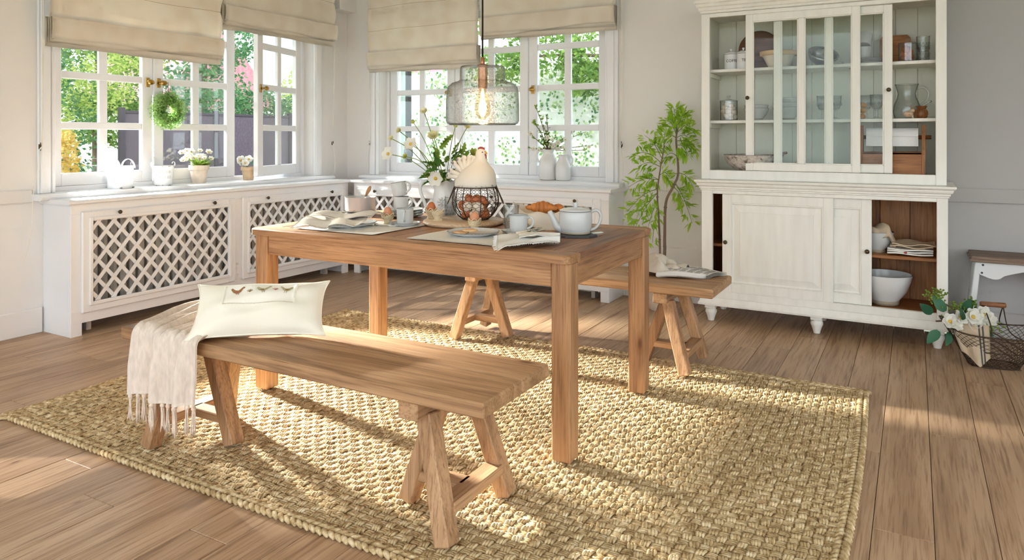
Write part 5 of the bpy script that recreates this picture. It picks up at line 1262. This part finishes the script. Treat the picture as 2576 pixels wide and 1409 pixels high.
o = thing('cutting_board', 'wooden cutting board with handle leaning in the top shelf', 'board', (-.105, 5.035, S1)); m = MB(); m.prism([(-.085, 0), (.085, 0), (.085, .165), (.066, .185), (-.012, .185), (-.012, .290), (-.022, .298), (-.040, .298), (-.050, .290), (-.050, .185), (-.066, .185), (-.085, .165)], -.009, .009, 'y'); m.xf(Matrix.Rotation(-.12, 4, 'X')).build('board', 'mango_x', o); MB().tube([(-.031, -.042, .280), (-.031, -.052, .281)], .005, 8).build('hanging_hole', 'dark_gap', o)
def glassjar(label, loc, r_, h, filling, n_, size, grp):
    o = thing('glass_jar', label, 'jar', loc, 0, grp); vessel('jar', [(r_*.9, 0), (r_, .004), (r_, h*.86)], .002, 'clear_glass', o, 30); ld_ = MB().lathe([(r_*1.02, h*.86), (r_*1.02, h*.89), (r_*.3, h*.93), (.006, h*.95), (.006, h*1.02), (.013, h*1.06), (.012, h*1.10), (0, h*1.11)], 28).build('lid', 'clear_glass', o, True)
    rg_ = random.Random(n_); me_ = mesh_of(MB().ball((0, 0, 0), size, size, size*.8, 10, 7, lambda d: 1+.10*math.sin(9*math.atan2(d[1], d[0]))*(1-abs(d[2]))), 'p', filling[1]); pts = []
    tries = 0
    while len(pts) < n_ and tries < 4000:
        tries += 1; a = rg_.uniform(0, 6.28); rr = (r_-size*.95)*math.sqrt(rg_.random()); z = size+len(pts)/n_*(h*.76-size)*.98; p = Vector((rr*math.cos(a), rr*math.sin(a), z))
        if all((p-s_).length > size*1.15 for s_ in pts) or tries % 60 == 0: pts.append(p)
    for k_, p in enumerate(pts): b = link(filling[0], me_); b.location = Vector(loc)+p; b.rotation_euler = (rg_.uniform(-.6, .6), rg_.uniform(-.6, .6), rg_.uniform(0, 6)); tag(b, filling[2], filling[3], filling[4])
glassjar('lidded glass jar of white meringues on the middle shelf', (-1.08, 4.88, S2), .056, .150, ('meringue', 'meringue', 'small white meringue inside the lidded glass jar', 'meringue', 'meringues in the jar'), 22, .021, 'lidded glass jars')
glassjar('lidded glass jar of amber biscuits on the top shelf', (-.035, 4.86, S1), .048, .125, ('amber_biscuit', 'amber_biscuit', 'round amber biscuit inside the glass jar of the top shelf', 'biscuit', 'amber biscuits in the jar'), 9, .020, 'lidded glass jars')
tumbler('dotted glass tumbler standing lower of two beside the amber jar', (.045, 4.90, S1), .034, .085, 'stacked dotted tumblers'); tumbler('dotted glass tumbler stacked upper of two beside the amber jar', (.045, 4.90, S1+.060), .036, .088, 'stacked dotted tumblers')
def bowl(label, loc, r_, h, mat='ceramic_grey', grp='bowls in the cabinet', ring=True, th=.004):
    o = thing('bowl', label, 'bowl', loc, 0, grp); vessel('body', [(r_*.45, 0), (r_*.50, .003), (r_*.52, h*.16), (r_*.80, h*.45), (r_*.95, h*.8), (r_, h)], th, mat, o, 40)
    if ring: MB().lathe([(r_*.455, .001), (r_*.507, .003), (r_*.53, h*.155), (r_*.50, h*.16)], 40, close=True).build('bare_foot', 'stone_ring', o, True)
    rimline(r_-.002, h, o, 'ceramic_rim', .0014); return o
bowl('lower grey bowl of the nested pair on the middle shelf', (-.905, 4.89, S2), .078, .078); bowl('upper grey bowl of the nested pair on the middle shelf', (-.905, 4.89, S2+.022), .076, .076)
for q in range(3): bowl(('bottom', 'middle', 'top')[q]+' grey bowl of the three stacked behind the glass', (-.715, 4.90, S2+.030*q), .088-.002*q, .080)
def goblet(label, loc, tilt=0):
    o = thing('goblet', label, 'glass', loc, 0, 'pressed glass goblets'); MB().lathe([(0, 0), (.033, 0), (.033, .003), (.012, .008), (.007, .020), (.011, .030), (.007, .042), (.010, .055), (.026, .066), (.034, .095), (.037, .148), (.035, .148), (.032, .095), (.022, .068), (0, .060)], 28).build('glass', 'tumbler_glass', o, True)
    m = MB()
    for q in range(10): a = 2*PI*q/10; m.ball((.0345*math.cos(a), .0345*math.sin(a), .095), .006, .006, .011, 6, 5)
    m.build('relief', 'tumbler_glass', o, True)
for q, (x, y) in enumerate(((-.500, 4.87), (-.432, 4.90), (-.200, 4.88), (-.262, 4.93))): goblet(('pressed glass goblet leftmost on the middle shelf', 'pressed glass goblet second from left on the middle shelf', 'pressed glass goblet beside the clear glass pitcher', 'pressed glass goblet behind the walnuts')[q], (x, y, S2))
wm = mesh_of(MB().ball((0, 0, 0), .018, .016, .017, 12, 8, lambda d: 1+.05*math.sin(14*d[2])), 'walnut', 'walnut_shell')
for q, (dx, dz) in enumerate(((0, .017), (.002, .050), (.006, .083))): o = link('walnut', wm); o.location = (-.275+dx, 4.85, S2+dz); tag(o, ('lowest', 'middle', 'topmost')[q]+' walnut of the little column by the goblets', 'walnut', 'walnuts on the shelf')
gp = thing('glass_pitcher', 'clear glass pitcher with curved handle on the middle shelf', 'pitcher', (-.040, 4.91, S2)); vessel('body', [(.055, 0), (.066, .004), (.074, .04), (.070, .08), (.052, .125), (.048, .15), (.058, .19), (.064, .205)], .0028, 'tumbler_glass', gp, 36); handle([(.048, -.01, .175), (.085, -.02, .185), (.112, -.025, .155), (.104, -.022, .110), (.066, -.012, .075)], .006, 'clear_glass', gp); rimline(.0625, .205, gp, 'clear_glass', .002)
rb = thing('wooden_rabbit', 'small carved pale wooden rabbit beside the brown pot', 'figurine', (-.030, 4.83, S2), .2); m = MB().ball((0, 0, .026), .027, .015, .020, 14, 9); m.ball((.022, 0, .047), .013, .010, .012, 10, 7); m.tube([(.0, 0, .02), (.018, 0, .045)], [.016, .010], 10); m.build('body', 'beech', rb, True)
for s_ in (-1, 1): MB().tube([(.018, s_*.005, .054), (.012, s_*.007, .070), (.014, s_*.007, .082)], [.004, .0048, .002], 8, True, .6).build('ear', 'beech', rb, True); MB().tube([(.018, s_*.009, .018), (.022, s_*.009, 0)], [.006, .005], 8).build('leg', 'beech', rb, True)
hp = thing('honey_pot', 'small brown turned wooden pot beside the carved rabbit', 'pot', (.035, 4.84, S2)); vessel('body', [(.024, 0), (.030, .004), (.036, .026), (.032, .046), (.023, .056), (.028, .068), (.031, .072)], .004, 'mango_z', hp); MB().tube(bez([(.0, 0, .05), (.025, -.01, .085), (.045, -.015, .095)], 4), .0025, 6).build('dipper', 'steel', hp, True)
MB().ball((.047, -.015, .096), .006, n=8, m=6).build('dipper_knob', 'steel', hp, True)
pbowl = thing('serving_bowl', 'wide speckled brown and white bowl on the cabinet floor', 'bowl', (-.925, 4.89, S0))
t = NT('speckle'); n_ = t.noise(t.coords((1, 1, 1)), 34, 5, .7, .6); t.bsdf(t.ramp(n_, [(.36, L(112, 88, 80)), (.46, L(196, 184, 174)), (.7, L(224, 218, 210))]), .3); MATS['speckle'] = t.m
MB().lathe(shellprof([(.075, 0), (.105, .006), (.165, .05), (.188, .105)], .006), 48).build('body', 'speckle', pbowl, 45); rimline(.186, .105, pbowl, 'ceramic_rim', .002)
ws = thing('wooden_spoon', 'wooden spoon lying across the wide speckled bowl', 'spoon', (-.86, 4.87, S0+.09)); MB().tube([(0, 0, 0), (.09, 0, .020), (.135, 0, .030), (.15, 0, .034)], [.004, .005, .009, .006], 8).build('handle', 'acacia', ws, True)
for q in range(4): plate('dark rimmed plate of the low stack behind the glass, %s from below' % ('first', 'second', 'third', 'fourth')[q], (-.50, 4.91, S0+.001+.013*q), .115, .014, 'plates on the cabinet floor')
kb = thing('kitchen_roll_box', 'wooden kitchen roll holder box with upright ends', 'kitchen roll holder', (-.118, 4.90, S0)); 
for s_ in (-1, 1): MB().prism([(-.075, 0), (.075, 0), (.070, .12), (.028, .295), (-.028, .295), (-.070, .12)], s_*.165-.009, s_*.165+.009, 'x').build('end_board', 'mango_z', kb)
MB().box(-.156, .156, -.075, -.058, .004, .132, .002).build('front_board', 'mango_x', kb); MB().box(-.156, .156, .058, .075, .004, .132, .002).build('back_board', 'mango_x', kb); MB().box(-.156, .156, -.075, .075, .118, .134, .003).build('lid', 'mango_x', kb)
MB().tube([(-.19, 0, .222), (.205, 0, .222)], .012, 12).build('rod', 'acacia', kb, True)
kr = thing('kitchen_roll', 'white paper kitchen roll on the wooden rod', 'paper roll', (-.118, 4.90, S0+.222)); m = MB()
m.tube([(-.138, 0, 0), (.138, 0, 0)], .056, 36); m.build('roll', 'paper_white', kr, 40); MB().sheet([[(-.138+.276*i/4, -.0565-.003*math.sin(k_*.4), .006-k_*.010) for i in range(5)] for k_ in range(7)], .001).build('loose_sheet', 'paper_white', kr, True)
# lower compartments
bu = bowl('medium grey bowl with a cloth in it in the open lower compartment', (-.20, 4.87, B1), .095, .125)
cl = thing('dish_cloth', 'sand coloured linen cloth spilling over the medium bowl', 'cloth', (-.165, 4.86, B1+.115)); clothsheet(lambda u, v_: (-.07+.135*u, -.07+.13*v_, .022*math.sin(PI*u)**.6+.028*math.sin(PI*v_)+.012*math.sin(u*9+v_*6)-max(0, u-.75)*.30-max(0, .2-v_)*.15), 26, 22, .004, 'linen_sand', cl)
tw = thing('tea_towel', 'white tea towel with a red mark, folded under the sand cloth', 'towel', (-.02, 4.86, B1)); 
for q in range(3): clothsheet(lambda u, v_: (-.12+.235*u, -.09+.18*v_, .010+.012*q+.003*math.sin(u*7+q)), 16, 10, .009, 'linen_white', tw, 'fold')
MB().prism([(-.035, .018), (-.022, .014), (-.015, .020), (-.020, .028), (-.032, .027)], -.0915, -.0905, 'y').build('red_mark', 'hen_red', tw)
tw2 = thing('waffle_towel', 'sand coloured waffle towel on top of the white tea towel', 'towel', (-.01, 4.86, B1+.044)); 
for q in range(2): clothsheet(lambda u, v_: (-.115+.22*u+.012*q, -.08+.17*v_, .006+.014*q+.006*math.sin(u*8+q*2+v_*3)+.004*math.sin(v_*9)), 20, 12, .008, 'linen_sand', tw2, 'fold')
bowl('large cream bowl with dark rim in the open bottom compartment', (-.155, 4.88, B0), .148, .185, 'ceramic_white', th=.006)

# ------------------------------------------------------------------ wire basket with flowers on the floor
wb = thing('wire_basket', 'low wire basket with wooden grip handle on the floor', 'basket', (.36, 4.53, 0), .12)
def wbp(a, t_): 
    rx, ry = .115+.125*t_, .085+.085*t_; e = .7; ca, sa = math.cos(a), math.sin(a); return Vector((math.copysign(abs(ca)**e, ca)*rx, math.copysign(abs(sa)**e, sa)*ry, .004+.175*t_+.045*t_*abs(ca)**3))
m = MB(); nw_ = 40
for q in range(nw_):
    a = 2*PI*q/nw_; m.tube([wbp(a+.02*k_*8*1, k_/8) for k_ in range(9)], .0012, 4, False); m.tube([wbp(a-.02*k_*8, k_/8) for k_ in range(9)], .0012, 4, False)
for k_ in range(-4, 5): m.tube([(k_*.025, -.080*math.sqrt(max(.05, 1-(k_/4.6)**2)), .004), (k_*.025, .080*math.sqrt(max(.05, 1-(k_/4.6)**2)), .004)], .0012, 4, False); m.tube([(-.11, k_*.018, .004), (.11, k_*.018, .004)], .0012, 4, False)
o = m.build('wire_mesh', 'wire_rust', wb, True); o['kind'] = 'stuff'
for t_, r_ in ((0, .003), (.5, .0022), (1, .0040)): MB().tube([wbp(2*PI*k_/60, t_) for k_ in range(61)], r_, 6, False).build('hoop', 'wire_rust', wb, True)
for s_ in (-1, 1): 
    e0 = wbp(PI*.5*s_, 1); MB().tube(bez([e0+Vector((-.04, 0, 0)), e0*.75+Vector((-.035, 0, .10)), Vector((-.045, 0, .315)), ], 5), .0028, 6).build('handle_wire', 'wire_rust', wb, True); MB().tube(bez([e0+Vector((.10, 0, 0)), e0*.6+Vector((.05, 0, .10)), Vector((.045, 0, .315))], 5), .0028, 6).build('handle_wire', 'wire_rust', wb, True)
MB().tube([(-.058, 0, .316), (-.05, 0, .316), (0, 0, .316), (.05, 0, .316), (.058, 0, .316)], [.011, .0145, .013, .0145, .011], 12).build('grip', 'acacia', wb, True)
tb2 = thing('linen_towel', 'natural linen towel with dark stripes hanging out of the wire basket', 'towel', (.235, 4.40, .0))
def twl(u, v_):
    x = -.075+.165*u+.01*v_; y = .07-.055*min(1, v_*2)-.028*v_+.02*math.sin(u*8)*v_; z = .205+.02*math.sin(PI*min(1, v_*2))-max(0, v_-.30)*.265*(1-.30*abs(u-.62)*2) 
    return (x*(1-.35*max(0, v_-.3))+.03*v_, y, max(z, .010))
clothsheet(twl, 22, 26, .004, 'linen_natural', tb2)
for u0 in (.70, .80): MB().sheet([[tuple(Vector(twl(u0+.035*i/3, .30+.7*j/18))+Vector((0, -.0035, .0))) for i in range(4)] for j in range(19)], .0012).build('stripe', 'slate', tb2, True)
bf = thing('basket_flowers', 'white blossoms, green berries and broad leaves spilling from the wire basket', 'flowers', (.22, 4.47, .20)); rg = random.Random(71)
lmb = leaf_mesh('leaf', 'leaf_bluegreen', .115, .034, .18, .12, 0, 9)
for rx, up, dx, dz, s_ in ((-.17, .07, -.7, .5, .85), (-.16, -.01, -.8, -.5, .9), (-.10, .08, -.6, .8, .9), (-.02, .0, .7, -.45, 1.2), (-.08, -.03, -.3, -.3, .8), (.04, .02, .8, .2, .9), (.0, .07, .3, .8, .8), (.06, -.01, .6, -.2, .8), (-.04, .05, -.2, .7, .8)):
    o = link('leaf', lmb, bf); aim(o, VR*rx+VU*up-VF*rg.uniform(.0, .06), VR*dx+VU*dz-VF*rg.uniform(-.1, .5), rg.uniform(-1.2, .2)-.8); o.scale = (s_,)*3
for q, (rx, up, r_) in enumerate(((-.095, .035, .044), (-.045, .055, .042), (.02, .060, .048), (.05, .050, .050), (.035, .022, .044), (.080, .070, .046), (.105, .045, .040), (-.07, .02, .036))): bloom(bf, VR*rx+VU*up-VF*(.04+rg.uniform(0, .03)), -VF+VU*.5+VR*rg.uniform(-.3, .4), r_, 6, 'petal_white', 'pollen', 2, .35, q+80)
def berries(parent, c0, n_, sx, sz, seed):
    rg_ = random.Random(seed); m = MB()
    for q in range(n_):
        p = c0+VR*rg_.gauss(0, sx)+VU*rg_.gauss(0, sz)-VF*rg_.gauss(0, sx*.6); m.ball(p, .0052, n=6, m=4)
    for q in range(8): p = c0+VR*rg_.gauss(0, sx)+VU*rg_.gauss(0, sz); m.tube([c0-VU*sz*1.6, p], .0012, 4)
    o_ = m.build('berry_spray', 'leaf_fern', parent, True); o_['kind'] = 'stuff'
berries(bf, VR*-.135+VU*.165, 70, .026, .016, 1); berries(bf, VR*-.12+VU*.120, 34, .016, .014, 2); berries(bf, VR*-.03+VU*.105, 60, .04, .014, 3); berries(bf, VR*.05+VU*.115, 40, .014, .018, 4); berries(bf, VR*.14+VU*-.01, 50, .03, .018, 5)
for a, b in (((-.10, .12), (.10, -.02)), ((.02, .0), (.30, -.16)), ((.05, .02), (.33, -.14)), ((.0, -.02), (.28, -.18)), ((-.15, .03), (.0, .0))): MB().tube(bez([VR*a[0]+VU*a[1]-VF*.02, VR*(a[0]+b[0])/2+VU*((a[1]+b[1])/2+.01), VR*b[0]+VU*b[1]+VF*.01], 5), .004, 6).build('stem', 'twig', bf, True)

# ------------------------------------------------------------------ the garden
tag(MB().box(-40, 30, -20, 40, -.5, -.35).build('ground', 'lawn'), 'lawn of the garden outside the windows', 'lawn', kind='structure')
def leafball(rg_, n_, ctr, rad, ln, V_, F_, shell=.55):
    for q in range(n_):
        d = Vector((rg_.gauss(0, 1), rg_.gauss(0, 1), rg_.gauss(0, 1))).normalized(); r_ = rg_.uniform(shell, 1); c_ = Vector(ctr)+Vector((d.x*rad[0]*r_, d.y*rad[1]*r_, d.z*rad[2]*r_))
        e = Vector((rg_.gauss(0, 1), rg_.gauss(0, 1), rg_.gauss(0, .6)-.2)).normalized(); f_ = e.cross(Vector((rg_.gauss(0, 1), rg_.gauss(0, 1), rg_.gauss(0, 1)))).normalized(); l_ = ln*rg_.uniform(.6, 1.3); o_ = len(V_)
        V_ += [c_, c_+e*l_*.5+f_*l_*.3, c_+e*l_, c_+e*l_*.5-f_*l_*.3]; F_.append((o_, o_+1, o_+2, o_+3))
def shrub(name, label, cat, loc, blobs, ln, mat, n_, seed, trunk=None, grp=None):
    o = thing(name, label, cat, loc, 0, grp); rg_ = random.Random(seed); V_, F_ = [], []
    for c_, r_ in blobs: leafball(rg_, n_, c_, r_, ln, V_, F_)
    m = MB(); m.add(V_, F_); q = m.build('foliage', mat, o); q['kind'] = 'stuff'
    if trunk: MB().tube([(0, 0, -.35), (trunk[0]*.3, trunk[1]*.3, trunk[2]*.6), trunk], [.12, .09, .05], 8).build('trunk', 'bark', o, True)
    return o
shrub('conifer', 'dense blue-green conifer filling the left of the wreath window view', 'tree', (-10.6, 5.2, 0), [((0, 0, .5), (.9, 1.1, .8)), ((0, .2, 1.6), (.8, 1.0, .9)), ((.1, -.3, 2.6), (.7, .9, .9)), ((0, .1, 3.5), (.6, .7, .8))], .072, 'garden_b', 2500, 1, (0, 0, 3))
shrub('golden_shrub', 'golden leaved shrub close outside the wreath window', 'shrub', (-8.0, 4.36, 0), [((0, 0, .3), (.25, .22, .55)), ((0, .02, .95), (.18, .16, .40))], .045, 'garden_gold', 1300, 2)
shrub('garden_tree', 'bright green leafy tree behind the wreath', 'tree', (-11.6, 6.9, 0), [((0, 0, 2.2), (1.0, .9, .7)), ((.2, .5, 3.0), (.9, .8, .8)), ((0, -.5, 3.1), (.8, .8, .7)), ((0, .2, 1.5), (.7, .7, .5))], .08, 'garden_a', 2200, 3, (0, 0, 2.6))
shrub('pine_tree', 'loose blue-green pine beyond the dark fence', 'tree', (-11.8, 9.0, 0), [((0, 0, 2.2), (.8, .8, .5)), ((.2, .3, 3.0), (.7, .8, .5)), ((0, -.2, 3.8), (.7, .7, .6))], .085, 'garden_b', 1500, 4, (0, 0, 4))
shrub('yellow_tree', 'yellow-green tree beyond the fence near the open light', 'tree', (-11.2, 11.6, 0), [((0, 0, 2.3), (.9, .9, .6)), ((.2, .5, 3.2), (.9, .9, .7)), ((.1, -.6, 1.9), (.6, .7, .4))], .085, 'garden_c', 1500, 5, (0, 0, 3))
shrub('feathery_shrub', 'pale feathery shrub between fence and roof', 'shrub', (-10.4, 8.2, 0), [((0, 0, 1.7), (.4, .7, .4)), ((0, .9, 1.8), (.4, .6, .35)), ((0, 1.9, 1.7), (.4, .7, .3))], .07, 'garden_b', 1200, 15)
shrub('highlight_shrub', 'light yellow-green shrub added as highlights among the conifers', 'shrub', (-9.9, 5.9, 0), [((0, 0, 1.9), (.35, .5, .45)), ((-.1, .6, 2.5), (.35, .5, .4)), ((0, -.7, 1.3), (.3, .4, .4))], .055, 'garden_c', 1100, 16)  # added shrub; leaf highlights are put into its pale colour
fe = thing('garden_fence', 'dark heather screen fence with posts in the garden', 'fence', (-9.4, 9.2, 0))
for q in range(6):
    y0_ = -3.3+q*1.5; MB().box(-.02, .02, -.72, .72, -.35, 1.52, .004).build('screen_panel', 'fence_screen', fe, loc=(0, y0_+.75, 0)); MB().box(-.035, .035, -.035, .035, -.35, 1.60, .004).build('post', 'fence_post', fe, loc=(.01, y0_, 0))
MB().box(-.03, .03, -3.3, 5.7, 1.52, 1.56, .004).build('top_rail', 'fence_post', fe)
iw = thing('ivy_wall', 'sunlit pale garden wall overgrown with ivy behind the lamp window', 'wall', (-4.9, 8.6, 0)); MB().box(-3.6, 3.4, 0, .2, -.35, 2.15).build('masonry', 'render_wall', iw)
rg = random.Random(91); V_, F_ = [], []
for q in range(10000):
    x = rg.uniform(-3.5, 3.3); z = rg.uniform(-.3, 2.25); 
    if mnoise.noise(Vector((x*2.3, z*2.6, 3))) < rg.uniform(-.35, .25): continue
    c_ = Vector((x, -rg.uniform(.02, .14), z)); e = Vector((rg.gauss(0, 1), rg.gauss(0, .4), rg.gauss(0, 1)-.3)).normalized(); f_ = e.cross(Vector((rg.gauss(0, .3), -1, rg.gauss(0, .3)))).normalized(); l_ = rg.uniform(.028, .062); o_ = len(V_)
    V_ += [c_, c_+e*l_*.5+f_*l_*.4, c_+e*l_, c_+e*l_*.5-f_*l_*.4]; F_.append((o_, o_+1, o_+2, o_+3))
nf_ = len(F_); m = MB(); m.add(V_, [f_ for k_, f_ in enumerate(F_) if k_ % 3]); o = m.build('ivy', 'ivy_leaf', iw); o['kind'] = 'stuff'
m = MB(); m.add(V_, [f_ for k_, f_ in enumerate(F_) if k_ % 3 == 0]); o = m.build('dark_ivy', 'garden_b', iw); o['kind'] = 'stuff'
ov = shrub('overhanging_tree', 'leafy green branches high outside the lamp window', 'tree', (-1.9, 8.0, 0), [((-2.1, 0, 2.28), (.60, .30, .34)), ((-1.5, 0, 2.3), (.5, .3, .42)), ((-2.8, .1, 2.15), (.45, .3, .25)), ((-1.55, 0, 1.92), (.32, .25, .24)), ((-2.4, -.1, 2.7), (.8, .4, .3))], .07, 'garden_a', 900, 7, (-.4, 0, 2.2))
MB().tube(bez([(-.15, 0, 1.4), (-.9, 0, 2.05), (-1.8, 0, 2.2), (-2.7, .05, 2.2)], 6), [.04-.0016*k_ for k_ in range(19)], 6).build('branch', 'bark', ov, True)
hs = thing('neighbour_house', 'distant house with a pinkish red tiled roof', 'house', (-14.0, 18.4, 0)); MB().box(-1.4, 1.4, 0, 5, -.35, 1.9).build('wall', 'render_wall', hs); MB().prism([(-1.7, 1.8), (1.7, 1.8), (0, 3.7)], -.3, 5.3, 'y').build('roof', 'roof_tile', hs)
h2 = thing('neighbour_gable', 'pinkish red tiled roof seen over the dark fence', 'house', (-17, 12.2, 0)); MB().box(-1.5, 1.5, -1.5, 1.5, -.35, 2.0).build('wall', 'render_wall', h2); MB().prism([(-1.9, 1.9), (1.9, 1.9), (0, 4.0)], -1.8, 1.8, 'x').build('roof', 'roof_tile', h2)
pz = thing('porch_post', 'pale green porch post beside the dark downpipe outside', 'post', (-5.10, 6.50, 0)); MB().box(-.10, .07, -.08, .08, -.35, 3.2, .01).build('shaft', 'pale_green_paint', pz); MB().box(-.13, .10, -.11, .11, -.35, -.2, .01).build('base', 'pale_green_paint', pz)
dp = thing('downpipe', 'dark downpipe outside the lamp window', 'pipe', (-4.93, 6.42, 0)); MB().tube([(0, 0, -.35), (0, 0, 1.05)], .042, 12).build('lower_pipe', 'downpipe_dark', dp, True); MB().tube([(0, 0, 1.0), (0, 0, 3.2)], .034, 12).build('upper_pipe', 'downpipe_dark', dp, True); MB().tube([(0, 0, .98), (0, 0, 1.06)], .050, 12).build('socket_joint', 'downpipe_dark', dp, True)
